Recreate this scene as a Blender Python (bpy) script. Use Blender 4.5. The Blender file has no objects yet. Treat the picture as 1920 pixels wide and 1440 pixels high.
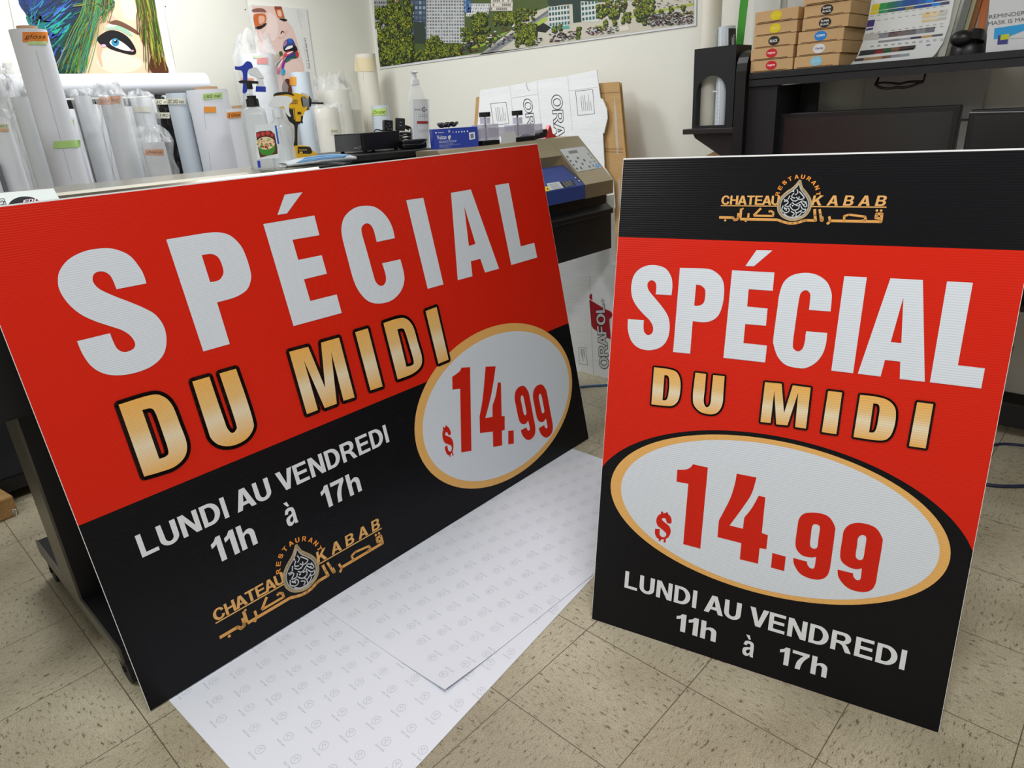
EXPO=0.27
LP=[12,32,31,26,0,12]
import bpy, bmesh, math, random
from mathutils import Vector, Matrix, noise
from mathutils.geometry import tessellate_polygon
random.seed(7)
SC=bpy.context.scene
COL=SC.collection
# ------------------------------------------------------------ camera (measured from floor tiles and signs)
F_PX=1282.4811
CAM=Vector((0,0,1.3084613))
RV=Vector((0.6831060633841584,-0.7278049483256039,-0.0605480252408225)).normalized()
FV=Vector((0.662421545002045,0.6523737339658894,-0.36824748193097884)).normalized()
UV=RV.cross(FV).normalized()
RV=FV.cross(UV).normalized()
def ray(px,py): return FV*F_PX+RV*(px-960)-UV*(py-720)
def W(px,py,x=None,y=None,z=None):
    """the point where the line of sight of a photo pixel meets a real plane of the room"""
    d=ray(px,py)
    if x is not None: t=(x-CAM.x)/d.x
    elif y is not None: t=(y-CAM.y)/d.y
    else: t=(z-CAM.z)/d.z
    return CAM+d*t
def onplane(px,py,o,n):
    d=ray(px,py); return CAM+d*((o-CAM).dot(n)/d.dot(n))
cd=bpy.data.cameras.new('camera'); cam=bpy.data.objects.new('camera',cd); COL.objects.link(cam)
cd.sensor_width=36; cd.sensor_fit='HORIZONTAL'; cd.lens=36*F_PX/1920; cd.clip_start=.02
m=Matrix((RV,UV,-FV)).transposed().to_4x4(); m.translation=CAM; cam.matrix_world=m
SC.camera=cam
# ------------------------------------------------------------ colour and materials
def lin(c):
    if isinstance(c,str):
        c=c.lstrip('#'); c=[int(c[i:i+2],16)/255 for i in (0,2,4)]
    return tuple((v/12.92 if v<=.04045 else ((v+.055)/1.055)**2.4) for v in c[:3])+(1,)
MATS={}
def mat(name,hexc=None,rough=.5,metal=0,spec=.5,alpha=1,var=0,vscale=6,bump=0,bscale=80,coat=0,attr=False,flute=0,ior=1.5,trans=0,stretch=None,emit=None):
    if name in MATS: return MATS[name]
    m=bpy.data.materials.new(name); m.use_nodes=True; nt=m.node_tree; N=nt.nodes; L=nt.links
    b=N['Principled BSDF']; b.inputs['Roughness'].default_value=rough; b.inputs['Metallic'].default_value=metal
    b.inputs['Specular IOR Level'].default_value=spec; b.inputs['IOR'].default_value=ior
    b.inputs['Coat Weight'].default_value=coat; b.inputs['Coat Roughness'].default_value=.08
    b.inputs['Transmission Weight'].default_value=trans
    tc=N.new('ShaderNodeTexCoord'); mp=N.new('ShaderNodeMapping'); L.new(tc.outputs['Object'],mp.inputs['Vector'])
    if stretch: mp.inputs['Scale'].default_value=stretch
    if attr:
        a=N.new('ShaderNodeVertexColor'); a.layer_name='Col'; L.new(a.outputs['Color'],b.inputs['Base Color'])
    else:
        c=lin(hexc); b.inputs['Base Color'].default_value=c
        if var:
            n=N.new('ShaderNodeTexNoise'); n.inputs['Scale'].default_value=vscale; n.inputs['Detail'].default_value=6
            L.new(mp.outputs['Vector'],n.inputs['Vector'])
            r=N.new('ShaderNodeValToRGB'); r.color_ramp.elements[0].position=.3; r.color_ramp.elements[1].position=.7
            r.color_ramp.elements[0].color=tuple(v*(1-var) for v in c[:3])+(1,)
            r.color_ramp.elements[1].color=tuple(min(1,v*(1+var)) for v in c[:3])+(1,)
            L.new(n.outputs['Fac'],r.inputs['Fac']); L.new(r.outputs['Color'],b.inputs['Base Color'])
    if alpha<1:
        b.inputs['Alpha'].default_value=alpha
    if bump:
        n2=N.new('ShaderNodeTexNoise'); n2.inputs['Scale'].default_value=bscale; n2.inputs['Detail'].default_value=4
        L.new(mp.outputs['Vector'],n2.inputs['Vector'])
        bp=N.new('ShaderNodeBump'); bp.inputs['Strength'].default_value=bump; bp.inputs['Distance'].default_value=.01
        L.new(n2.outputs['Fac'],bp.inputs['Height']); L.new(bp.outputs['Normal'],b.inputs['Normal'])
    if flute:
        s=N.new('ShaderNodeSeparateXYZ'); L.new(tc.outputs['Object'],s.inputs[0])
        mm=N.new('ShaderNodeMath'); mm.operation='MULTIPLY'; mm.inputs[1].default_value=2*math.pi/flute; L.new(s.outputs['Y'],mm.inputs[0])
        sn=N.new('ShaderNodeMath'); sn.operation='SINE'; L.new(mm.outputs[0],sn.inputs[0])
        bp=N.new('ShaderNodeBump'); bp.inputs['Strength'].default_value=.5; bp.inputs['Distance'].default_value=.0002
        L.new(sn.outputs[0],bp.inputs['Height']); L.new(bp.outputs['Normal'],b.inputs['Normal'])
        L.new(bp.outputs['Normal'],b.inputs['Coat Normal'])
    if emit: 
        b.inputs['Emission Color'].default_value=lin(emit[0]); b.inputs['Emission Strength'].default_value=emit[1]
    MATS[name]=m; return m
# ------------------------------------------------------------ mesh building
class MB:
    def __init__(s): s.v=[];s.f=[];s.m=[];s.c=[];s.s=[];s.mi=0;s.col=(1,1,1,1);s.tr=None
    def color(s,h): s.col=lin(h); return s
    def mat(s,i): s.mi=i; return s
    def add(s,vs,fs,smooth=False):
        o=len(s.v)
        for p in vs:
            p=Vector(p)
            s.v.append(s.tr@p if s.tr else p)
        for f in fs: s.f.append([o+i for i in f]); s.m.append(s.mi); s.c.append(s.col); s.s.append(smooth)
        return s
    def box(s,x0,x1,y0,y1,z0,z1):
        return s.add([(x0,y0,z0),(x1,y0,z0),(x1,y1,z0),(x0,y1,z0),(x0,y0,z1),(x1,y0,z1),(x1,y1,z1),(x0,y1,z1)],
            [(0,3,2,1),(4,5,6,7),(0,1,5,4),(1,2,6,5),(2,3,7,6),(3,0,4,7)])
    def quad(s,*p): return s.add(p,[tuple(range(len(p)))])
    def prism(s,pts,off,holes=()):
        pts=[Vector(p) for p in pts]; off=Vector(off); n=len(pts)
        if holes:
            loops=[pts]+[[Vector(p) for p in h] for h in holes]
            flat=[p for l in loops for p in l]
            tr=tessellate_polygon(loops)
            s.add(flat,[tuple(t) for t in tr]); s.add([p+off for p in flat],[tuple(t)[::-1] for t in tr])
            for l in loops:
                k=len(l); s.add(l+[p+off for p in l],[(i,(i+1)%k,k+(i+1)%k,k+i) for i in range(k)])
            return s
        s.add(pts,[tuple(range(n))]); s.add([p+off for p in pts],[tuple(range(n))[::-1]])
        return s.add(pts+[p+off for p in pts],[(i,n+i,n+(i+1)%n,(i+1)%n) for i in range(n)])
    def cyl(s,p0,p1,r0,r1=None,n=24,cap=True,hollow=None):
        p0=Vector(p0);p1=Vector(p1); r1=r0 if r1 is None else r1
        a=(p1-p0).normalized(); u=a.orthogonal().normalized(); w=a.cross(u)
        c=[math.cos(2*math.pi*i/n)*u+math.sin(2*math.pi*i/n)*w for i in range(n)]
        s.add([p0+d*r0 for d in c]+[p1+d*r1 for d in c],[(i,(i+1)%n,n+(i+1)%n,n+i) for i in range(n)],True)
        if cap:
            if hollow:
                for p,r in((p0,r0),(p1,r1)):
                    s.add([p+d*r for d in c]+[p+d*hollow for d in c],[(i,(i+1)%n,n+(i+1)%n,n+i) for i in range(n)])
                s.add([p0+d*hollow for d in c]+[p1+d*hollow for d in c],[(i,(i+1)%n,n+(i+1)%n,n+i) for i in range(n)],True)
            else:
                s.add([p0+d*r0 for d in c],[tuple(range(n))[::-1]]); s.add([p1+d*r1 for d in c],[tuple(range(n))])
        return s
    def lathe(s,c,prof,n=28,sy=1.0,axis=None):
        c=Vector(c); vs=[];fs=[]
        ax=Vector(axis).normalized() if axis else Vector((0,0,1))
        u=ax.orthogonal().normalized() if axis else Vector((1,0,0)); w=ax.cross(u)
        for r,z in prof:
            for i in range(n):
                t=2*math.pi*i/n; vs.append(c+u*(r*math.cos(t))+w*(r*math.sin(t)*sy)+ax*z)
        for k in range(len(prof)-1):
            for i in range(n): j=(i+1)%n; fs.append((k*n+i,k*n+j,(k+1)*n+j,(k+1)*n+i))
        s.add(vs,fs,True)
        if prof[0][0]>1e-4: s.add(vs[:n],[tuple(range(n))[::-1]])
        if prof[-1][0]>1e-4: s.add(vs[-n:],[tuple(range(n))])
        return s
    def tube(s,pts,r,n=8,cap=True,sub=0):
        pts=[Vector(p) for p in pts]
        if sub: pts=crom(pts,sub)
        m=len(pts); vs=[]; prev=None
        for k,p in enumerate(pts):
            t=(pts[min(k+1,m-1)]-pts[max(k-1,0)]).normalized()
            u=t.orthogonal().normalized() if prev is None else (prev-t*prev.dot(t)).normalized()
            prev=u; w=t.cross(u); rr=r(k/(m-1)) if callable(r) else r
            vs+=[p+(u*math.cos(2*math.pi*i/n)+w*math.sin(2*math.pi*i/n))*rr for i in range(n)]
        fs=[(k*n+i,k*n+(i+1)%n,(k+1)*n+(i+1)%n,(k+1)*n+i) for k in range(m-1) for i in range(n)]
        if cap: fs+=[tuple(range(n))[::-1],tuple(range((m-1)*n,m*n))]
        return s.add(vs,fs,True)
    def sphere(s,c,r,n=16,sc=(1,1,1)):
        c=Vector(c); vs=[];fs=[];k=n//2
        for a in range(k+1):
            for i in range(n):
                t=math.pi*a/k;q=2*math.pi*i/n
                vs.append(c+Vector((r*sc[0]*math.sin(t)*math.cos(q),r*sc[1]*math.sin(t)*math.sin(q),r*sc[2]*math.cos(t))))
        for a in range(k):
            for i in range(n): fs.append((a*n+i,(a+1)*n+i,(a+1)*n+(i+1)%n,a*n+(i+1)%n))
        return s.add(vs,fs,True)
    def poly2(s,loops,z,fn=None):
        """filled flat outline (first loop outer, others holes), fn maps (x,y,z) to space"""
        L=[[Vector((p[0],p[1],0)) for p in l] for l in loops]
        flat=[p for l in L for p in l]
        tr=tessellate_polygon(L)
        fs=[]
        for t in tr:
            a,b,c=(flat[i] for i in t)
            ar=(b-a).cross(c-a).z
            if abs(ar)<1e-12: continue
            fs.append(tuple(t) if ar>0 else tuple(t)[::-1])
        if fn: return s.add([fn(p.x,p.y,z) for p in flat],fs)
        return s.add([(p.x,p.y,z) for p in flat],fs)
    def line2(s,pts,w,z,fn=None,closed=False,cap=True):
        """flat stroke of width w along 2D points"""
        P=[Vector((p[0],p[1])) for p in pts]; n=len(P)
        for i in range(n if closed else n-1):
            a,b=P[i],P[(i+1)%n]; d=b-a
            if d.length<1e-9: continue
            d.normalize(); q=Vector((-d.y,d.x))*w/2
            vs=[(a.x-q.x,a.y-q.y),(b.x-q.x,b.y-q.y),(b.x+q.x,b.y+q.y),(a.x+q.x,a.y+q.y)]
            s.add([fn(x,y,z) if fn else (x,y,z) for x,y in vs],[(0,1,2,3)])
        if cap and n>2:
            for a in (P if closed else P[1:-1]):
                vs=[(a.x+w/2*math.cos(t*math.pi/4),a.y+w/2*math.sin(t*math.pi/4)) for t in range(8)]
                s.add([fn(x,y,z) if fn else (x,y,z) for x,y in vs],[tuple(range(8))])
        return s
def crom(pts,sub,closed=False):
    n=len(pts); out=[]
    for i in range(n if closed else n-1):
        p0=pts[(i-1)%n] if closed or i>0 else pts[i]; p1=pts[i]; p2=pts[(i+1)%n]
        p3=pts[(i+2)%n] if closed or i+2<n else p2
        for k in range(sub):
            t=k/sub
            out.append(.5*((2*p1)+(p2-p0)*t+(2*p0-5*p1+4*p2-p3)*t*t+(3*p1-p0-3*p2+p3)*t**3))
    if not closed: out.append(pts[-1])
    return out
def outline(pts,sub=6):
    """closed outline; (x,y) is a corner, (x,y,1) a point of a curve"""
    n=len(pts); out=[]
    for i in range(n):
        a=pts[i]; b=pts[(i+1)%n]; sa=len(a)>2; sb=len(b)>2
        p1=Vector(a[:2]); p2=Vector(b[:2]); out.append(p1)
        if not sa and not sb: continue
        p0=Vector(pts[i-1][:2]) if sa else p1-(p2-p1)*.5
        p3=Vector(pts[(i+2)%n][:2]) if sb else p2+(p2-p1)*.5
        for k in range(1,sub):
            t=k/sub
            out.append(.5*((2*p1)+(p2-p0)*t+(2*p0-5*p1+4*p2-p3)*t*t+(3*p1-p0-3*p2+p3)*t**3))
    return out
def build(name,mb,mats,parent=None,local=False,bevel=0,smooth=None):
    me=bpy.data.meshes.new(name); off=Vector((0,0,0))
    if parent is not None and not local: off=parent.matrix_world.translation if not parent.parent else parent.matrix_world.translation
    if parent is not None and not local and parent.get('_o') is not None: off=Vector(parent['_o'])
    base=off
    if parent is None and not local:
        # thing made of one mesh: origin at its base
        xs=[v.x for v in mb.v];ys=[v.y for v in mb.v];zs=[v.z for v in mb.v]
        base=Vector(((min(xs)+max(xs))/2,(min(ys)+max(ys))/2,min(zs)))
    me.from_pydata([tuple(v-base) for v in mb.v] if not local else [tuple(v) for v in mb.v],[],mb.f)
    if not isinstance(mats,(list,tuple)): mats=[mats]
    for k in mats: me.materials.append(k)
    me.polygons.foreach_set('material_index',mb.m); me.polygons.foreach_set('use_smooth',mb.s)
    ca=me.color_attributes.new('Col','FLOAT_COLOR','CORNER')
    buf=[]
    for p,c in zip(me.polygons,mb.c): buf+=list(c)*p.loop_total
    ca.data.foreach_set('color',buf)
    me.update()
    o=bpy.data.objects.new(name,me); COL.objects.link(o)
    if parent is not None: o.parent=parent
    elif not local: o.location=base
    o['_o']=tuple(base) if not local else (0,0,0)
    if bevel:
        b=o.modifiers.new('bevel','BEVEL'); b.width=bevel; b.segments=2; b.limit_method='ANGLE'; b.angle_limit=.7
    return o
def tag(o,label,cat,group=None):
    o['label']=label;o['category']=cat
    if group:o['group']=group
    return o
def thing(name,label,cat,loc=(0,0,0),group=None,matrix=None):
    o=bpy.data.objects.new(name,None); COL.objects.link(o); o.empty_display_size=.05
    if matrix is not None: o.matrix_world=matrix; o['_o']=tuple(matrix.translation)
    else: o.location=loc; o['_o']=tuple(loc)
    return tag(o,label,cat,group)
def struct(name,mb,mats,**k):
    o=build(name,mb,mats,**k); o['kind']='structure'; return o
# ------------------------------------------------------------ lettering
TXT={}
def textmesh(s,bold=0.0,space=1.0,shear=0.0):
    k=(s,bold,space,shear)
    if k in TXT: return TXT[k]
    cu=bpy.data.curves.new('lettering','FONT'); cu.body=s; cu.size=1; cu.offset=bold; cu.space_character=space; cu.shear=shear
    cu.resolution_u=3; cu.fill_mode='BOTH' if False else 'FRONT'
    ob=bpy.data.objects.new('lettering',cu); COL.objects.link(ob)
    dg=bpy.context.evaluated_depsgraph_get(); dg.update()
    me=bpy.data.meshes.new_from_object(ob.evaluated_get(dg))
    vs=[(v.co.x,v.co.y) for v in me.vertices]; fs=[tuple(p.vertices) for p in me.polygons]
    bpy.data.objects.remove(ob); bpy.data.meshes.remove(me)
    if not vs: vs=[(0,0),(1,0),(1,1)];fs=[(0,1,2)]
    x0=min(v[0] for v in vs);x1=max(v[0] for v in vs);y0=min(v[1] for v in vs);y1=max(v[1] for v in vs)
    TXT[k]=([((x-x0)/(x1-x0),(y-y0)/(y1-y0)) for x,y in vs],fs,(x1-x0),(y1-y0)); return TXT[k]
def put_text(mb,s,fn,bold=0.02,space=1.0,shear=0.0):
    """fn maps unit box (0..1,0..1) to space"""
    vs,fs,_,_=textmesh(s,bold,space,shear)
    mb.add([fn(x,y) for x,y in vs],fs)
def boxfn(x0,y0,x1,y1,z): return lambda a,b:(x0+(x1-x0)*a,y0+(y1-y0)*b,z)
def quadfn(bl,br,tr,tl):
    bl,br,tr,tl=map(Vector,(bl,br,tr,tl))
    return lambda a,b:(bl*(1-a)+br*a)*(1-b)+(tl*(1-a)+tr*a)*b
class Frame:
    """a flat printed face: origin, unit axes u (right) and v (up), normal towards the viewer"""
    def __init__(s,o,u,v):
        s.o=Vector(o); s.u=Vector(u).normalized(); v=Vector(v); s.n=s.u.cross(v).normalized(); s.v=s.n.cross(s.u)
        m=Matrix((s.u,s.v,s.n)).transposed().to_4x4(); m.translation=s.o; s.m=m
    def uv(s,px,py):
        p=onplane(px,py,s.o,s.n)-s.o; return Vector((p.dot(s.u),p.dot(s.v)))
    def crop(s,ox,oy,sc):
        def g(pts):
            out=[]
            for p in pts:
                q=s.uv(ox+p[0]/sc,oy+p[1]/sc); out.append((q.x,q.y,1) if len(p)>2 else (q.x,q.y))
            return out
        return g
def C(*a):
    """flat number list -> points; a leading 's' string marks smooth: C('c',x,y,'s',x,y,...)"""
    out=[];mode='c';i=0
    while i<len(a):
        if isinstance(a[i],str): mode=a[i]; i+=1; continue
        out.append((a[i],a[i+1]) if mode=='c' else (a[i],a[i+1],1)); i+=2
    return out
# common materials
INK=mat('printed_ink',attr=True,rough=.45,spec=.4)
SIGN=mat('printed_fluted_plastic',attr=True,rough=.27,spec=.22,flute=.0052)
PAINT=mat('matte_colour',attr=True,rough=.6,spec=.3)
GLOSS=mat('glossy_plastic',attr=True,rough=.28,spec=.5)
# ------------------------------------------------------------ bold grotesque capitals, drawn here (cap height 1)
def arcp(cx,cy,rx,ry,a0,a1,n=10): return [(cx+rx*math.cos(math.radians(a0+(a1-a0)*i/n)),cy+ry*math.sin(math.radians(a0+(a1-a0)*i/n))) for i in range(n+1)]
ST=.178
def _font():
    s=ST; G={}
    G['L']=(.60,[[[(0,0),(.60,0),(.60,.165),(s,.165),(s,1),(0,1)]]])
    G['I']=(s,[[[(0,0),(s,0),(s,1),(0,1)]]])
    G['T']=(.66,[[[(.2325,0),(.4275,0),(.4275,.835),(.66,.835),(.66,1),(0,1),(0,.835),(.2325,.835)]]])
    G['E']=(.63,[[[(0,0),(.63,0),(.63,.165),(s,.165),(s,.43),(.59,.43),(.59,.59),(s,.59),(s,.835),(.62,.835),(.62,1),(0,1)]]])
    G['F']=(.60,[[[(0,0),(s,0),(s,.42),(.55,.42),(.55,.58),(s,.58),(s,.835),(.60,.835),(.60,1),(0,1)]]])
    G['H']=(.70,[[[(0,0),(s,0),(s,.42),(.505,.42),(.505,0),(.70,0),(.70,1),(.505,1),(.505,.59),(s,.59),(s,1),(0,1)]]])
    G['N']=(.70,[[[(0,0),(.18,0),(.18,.66),(.49,0),(.70,0),(.70,1),(.52,1),(.52,.34),(.20,1),(0,1)]]])
    G['M']=(.84,[[[(0,0),(.18,0),(.18,.72),(.34,0),(.50,0),(.66,.72),(.66,0),(.84,0),(.84,1),(.57,1),(.42,.33),(.27,1),(0,1)]]])
    G['A']=(.80,[[[(0,0),(.205,0),(.275,.21),(.525,.21),(.595,0),(.80,0),(.51,1),(.29,1)],[(.325,.37),(.475,.37),(.40,.75)]]])
    G['V']=(.74,[[[(.27,0),(.47,0),(.74,1),(.53,1),(.37,.30),(.21,1),(0,1)]]])
    G['K']=(.74,[[[(0,0),(s,0),(s,.30),(.29,.42),(.50,0),(.74,0),(.42,.57),(.72,1),(.48,1),(s,.56),(s,1),(0,1)]]])
    G['U']=(.68,[[[(0,1),(0,.33)]+arcp(.34,.33,.34,.345,180,360)+[(.68,1),(.485,1),(.485,.34)]+arcp(.34,.34,.145,.185,360,180)+[(s,1)]]])
    G['D']=(.70,[[[(0,0),(.30,0)]+arcp(.30,.5,.40,.5,-90,90,14)+[(0,1)],[(s,.16),(s,.84),(.28,.84)]+arcp(.28,.5,.215,.34,90,-90,12)]])
    G['O']=(.80,[[arcp(.40,.5,.40,.515,0,352,30),arcp(.40,.5,.20,.345,352,0,30)]])
    G['C']=(.74,[[arcp(.39,.5,.39,.515,-38,0,1)[:1]+[(.735,.30)]+arcp(.39,.5,.365,.515,-28,-30,1)[:0]+[(.54,.37)]+arcp(.395,.5,.195,.345,-40,-320,22)+[(.54,.65),(.735,.69)]+arcp(.39,.5,.39,.515,34,322,26)]])
    G['C']=(.74,[[[(.54,.37)]+arcp(.395,.5,.195,.345,-45,-315,22)+[(.54,.64),(.73,.69)]+arcp(.39,.5,.39,.515,36,324,26)+[(.735,.31)]]])
    G['R']=(.74,[[[(0,0),(s,0),(s,.40),(.28,.40),(.40,.33),(.53,0),(.74,0),(.60,.32),(.50,.44)]+arcp(.43,.71,.25,.29,-55,90,10)+[(0,1)],[(s,.55),(s,.84),(.38,.84)]+arcp(.38,.695,.105,.145,90,-90,8)]])
    G['B']=(.68,[[[(0,0),(.42,0)]+arcp(.42,.28,.26,.28,-90,60,9)+arcp(.40,.745,.25,.255,-40,90,8)+[(0,1)],[(s,.16),(s,.43),(.38,.43)]+arcp(.38,.295,.10,.135,90,-90,8),[(s,.585),(s,.84),(.36,.84)]+arcp(.36,.7125,.095,.1275,90,-90,8)]])
    G['P']=(.66,[[[(0,0),(s,0),(s,.38),(.38,.38)]+arcp(.38,.69,.28,.31,-90,90,12)+[(0,1)],[(s,.54),(s,.84),(.36,.84)]+arcp(.36,.69,.11,.15,90,-90,8)]])
    G['S']=(.66,[[outline([(0,.29),(.19,.32),(.22,.19,1),(.33,.145,1),(.44,.18,1),(.47,.26,1),(.40,.35,1),(.22,.42,1),(.06,.53,1),(.02,.72,1),(.08,.90,1),(.32,1.015,1),(.56,.92,1),(.63,.71),(.44,.70),(.42,.82,1),(.32,.86,1),(.22,.82,1),(.21,.73,1),(.30,.65,1),(.50,.58,1),(.64,.46,1),(.665,.29,1),(.58,.07,1),(.33,-.015,1),(.08,.07,1)],4)]])
    G['1']=(.37,[[[(.18,0),(.37,0),(.37,1),(.215,1),(.13,.87),(0,.80),(0,.63),(.10,.67),(.18,.73)]]])
    G['7']=(.62,[[outline([(0,.985),(0,.81),(.41,.81),(.29,.62,1),(.19,.38,1),(.145,0),(.33,0),(.37,.30,1),(.46,.58,1),(.62,.85),(.62,.985)],4)]])
    G['h']=(.58,[[[(0,0),(.185,0),(.185,.38)]+arcp(.29,.44,.105,.13,180,0,7)+[(.395,0),(.58,0),(.58,.45)]+arcp(.38,.50,.20,.235,0,120,6)+[(.185,.64),(.185,1),(0,1)]]])
    a=outline([(.02,.51),(.185,.49),(.22,.57,1),(.29,.60,1),(.37,.57,1),(.385,.49,1),(.36,.445,1),(.20,.41,1),(.04,.34,1),(0,.20,1),(.04,.05,1),(.18,-.015,1),(.31,.02,1),(.385,.08,1),(.41,0),(.585,0),(.56,.10,1),(.56,.30,1),(.56,.52,1),(.50,.68,1),(.29,.735,1),(.10,.68,1)],4)
    G['à']=(.585,[[a,[(.385,.35),(.385,.27),(.36,.17),(.27,.115),(.20,.14),(.185,.20),(.21,.27),(.29,.315)][::-1]],[[(.10,1.0),(.29,1.0),(.36,.80),(.25,.80)]]])
    G['®']=(.3,[[arcp(.15,.85,.15,.15,0,348,20),arcp(.15,.85,.12,.12,348,0,20)],[[(.09,.76),(.115,.76),(.115,.93),(.09,.93)]]])
    return G
FONT=_font()
def word_shapes(s,gap=.11,space=.30):
    x=0; out=[]
    for i,ch in enumerate(s):
        if ch==' ': x+=space; continue
        w,sh=FONT[ch]; g=gap
        out.append((x,ch,sh)); x+=w+(gap-.07 if ch in 'AV' or (i+1<len(s) and s[i+1] in 'AV') else gap)
        if ch in 'AV' and i and False: pass
    return out,x-gap
def put_word(mb,s,fn,gap=.11,space=.30,outline_w=0,asp=None):
    """fn maps (0..1 along the word, 0..1 cap height) to space; fills letters"""
    out,wd=word_shapes(s,gap,space)
    for x,ch,sh in out:
        for loops in sh: mb.poly2(loops,0,lambda a,b,z,x=x:fn((a+x)/wd,b))
def word_lines(mb,s,fn,w,gap=.11,space=.30):
    """outlined lettering; fn gives 3D, w width in word units"""
    out,wd=word_shapes(s,gap,space)
    for x,ch,sh in out:
        for loops in sh:
            for l in loops: mb.line2([(a+x,b) for a,b in l],w,0,lambda a,b,z:fn(a/wd,b),closed=True)
# ============================================================ the room
XA,YB,ZC=3.3,4.40,2.75
X0,Y0=-2.6,-3.0
T=.3048; TO=(0.8500736867267122,0.9173423628501054)
def floor_mat():
    m=bpy.data.materials.new('vinyl_tile_floor'); m.use_nodes=True; nt=m.node_tree; N=nt.nodes; L=nt.links
    b=N['Principled BSDF']; b.inputs['Roughness'].default_value=.42
    tc=N.new('ShaderNodeTexCoord'); sp=N.new('ShaderNodeSeparateXYZ'); L.new(tc.outputs['Object'],sp.inputs[0])
    def M(op,a,bv=None,c=None):
        n=N.new('ShaderNodeMath'); n.operation=op
        for i,q in enumerate((a,bv,c)):
            if q is None: continue
            if isinstance(q,(int,float)): n.inputs[i].default_value=q
            else: L.new(q,n.inputs[i])
        return n.outputs[0]
    ux=M('DIVIDE',M('SUBTRACT',sp.outputs['X'],TO[0]),T); uy=M('DIVIDE',M('SUBTRACT',sp.outputs['Y'],TO[1]),T)
    fx=M('FRACT',ux); fy=M('FRACT',uy)
    dx=M('MINIMUM',fx,M('SUBTRACT',1,fx)); dy=M('MINIMUM',fy,M('SUBTRACT',1,fy)); d=M('MINIMUM',dx,dy)
    seam=M('LESS_THAN',d,.0038)
    ix=M('FLOOR',ux); iy=M('FLOOR',uy)
    chk=M('ABSOLUTE',M('MODULO',M('ADD',ix,iy),2))
    # streaky chips running along alternate axes
    def streak(sx,sy,off):
        mp=N.new('ShaderNodeMapping'); mp.inputs['Scale'].default_value=(sx,sy,1); mp.inputs['Rotation'].default_value=(0,0,off); L.new(tc.outputs['Object'],mp.inputs['Vector'])
        n=N.new('ShaderNodeTexNoise'); n.inputs['Scale'].default_value=1; n.inputs['Detail'].default_value=5; n.inputs['Roughness'].default_value=.65; n.inputs['Distortion'].default_value=.4
        L.new(mp.outputs['Vector'],n.inputs['Vector']); return n.outputs['Fac']
    s1=streak(48,135,.12); s2=streak(135,48,-.1)
    mx=N.new('ShaderNodeMix'); mx.data_type='FLOAT'; L.new(chk,mx.inputs[0]); L.new(s1,mx.inputs[2]); L.new(s2,mx.inputs[3])
    rp=N.new('ShaderNodeValToRGB'); L.new(mx.outputs[0],rp.inputs['Fac'])
    e=rp.color_ramp.elements; e[0].position=.325; e[0].color=lin('6f6655'); e[1].position=.70; e[1].color=lin('cdc5ae')
    k=e.new(.375); k.color=lin('8f8671'); k=e.new(.405); k.color=lin('bfb69d')
    # worn grey traffic patches
    n3=N.new('ShaderNodeTexNoise'); n3.inputs['Scale'].default_value=1.7; n3.inputs['Detail'].default_value=5; L.new(tc.outputs['Object'],n3.inputs['Vector'])
    r3=N.new('ShaderNodeValToRGB'); r3.color_ramp.elements[0].position=.38; r3.color_ramp.elements[0].color=(.66,.64,.60,1); r3.color_ramp.elements[1].position=.60; r3.color_ramp.elements[1].color=(1,1,1,1); L.new(n3.outputs['Fac'],r3.inputs['Fac'])
    n4=N.new('ShaderNodeTexNoise'); n4.inputs['Scale'].default_value=420; n4.inputs['Detail'].default_value=2; L.new(tc.outputs['Object'],n4.inputs['Vector'])
    r4=N.new('ShaderNodeValToRGB'); r4.color_ramp.elements[0].position=.36; r4.color_ramp.elements[0].color=(.55,.53,.49,1); r4.color_ramp.elements[1].position=.52; r4.color_ramp.elements[1].color=(1,1,1,1); L.new(n4.outputs['Fac'],r4.inputs['Fac'])
    def mul(a,bb):
        q=N.new('ShaderNodeMix'); q.data_type='RGBA'; q.blend_type='MULTIPLY'; q.inputs[0].default_value=1; L.new(a,q.inputs[6]); L.new(bb,q.inputs[7]); return q.outputs[2]
    c=mul(mul(rp.outputs['Color'],r3.outputs['Color']),r4.outputs['Color'])
    q=N.new('ShaderNodeMix'); q.data_type='RGBA'; L.new(seam,q.inputs[0]); L.new(c,q.inputs[6]); q.inputs[7].default_value=lin('5d5343'); L.new(q.outputs[2],b.inputs['Base Color'])
    rr=N.new('ShaderNodeMapRange'); rr.inputs[3].default_value=.3; rr.inputs[4].default_value=.55; L.new(n3.outputs['Fac'],rr.inputs[0]); L.new(rr.outputs[0],b.inputs['Roughness'])
    bp=N.new('ShaderNodeBump'); bp.inputs['Strength'].default_value=.4; bp.inputs['Distance'].default_value=.001; bp.invert=True; L.new(seam,bp.inputs['Height']); L.new(bp.outputs['Normal'],b.inputs['Normal'])
    return m
FLOOR=floor_mat()
WALL=mat('painted_wall_cream','ebeae1',rough=.75,var=.015,vscale=1.2,bump=.05,bscale=60,spec=.25)
CEIL=mat('ceiling_tile_white','d8d6cc',rough=.9,bump=.3,bscale=200)
struct('floor',MB().box(X0-.1,XA+.1,Y0-.1,YB+.1,-.12,0),FLOOR,local=True)
struct('ceiling',MB().box(X0-.1,XA+.1,Y0-.1,YB+.1,ZC,ZC+.1),CEIL)
struct('wall_left',MB().box(X0-.1,XA+.1,YB,YB+.1,0,ZC),WALL)
struct('wall_back',MB().box(XA,XA+.1,Y0,YB,0,ZC),WALL)
struct('wall_front',MB().box(X0-.1,X0,Y0,YB,0,ZC),WALL)
struct('wall_right',MB().box(X0-.1,XA+.1,Y0-.1,Y0,0,ZC),WALL)
BB=mat('black_vinyl_base','26241f',rough=.5)
struct('baseboard_back',MB().box(XA-.006,XA,Y0,YB,0,.1),BB)
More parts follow.
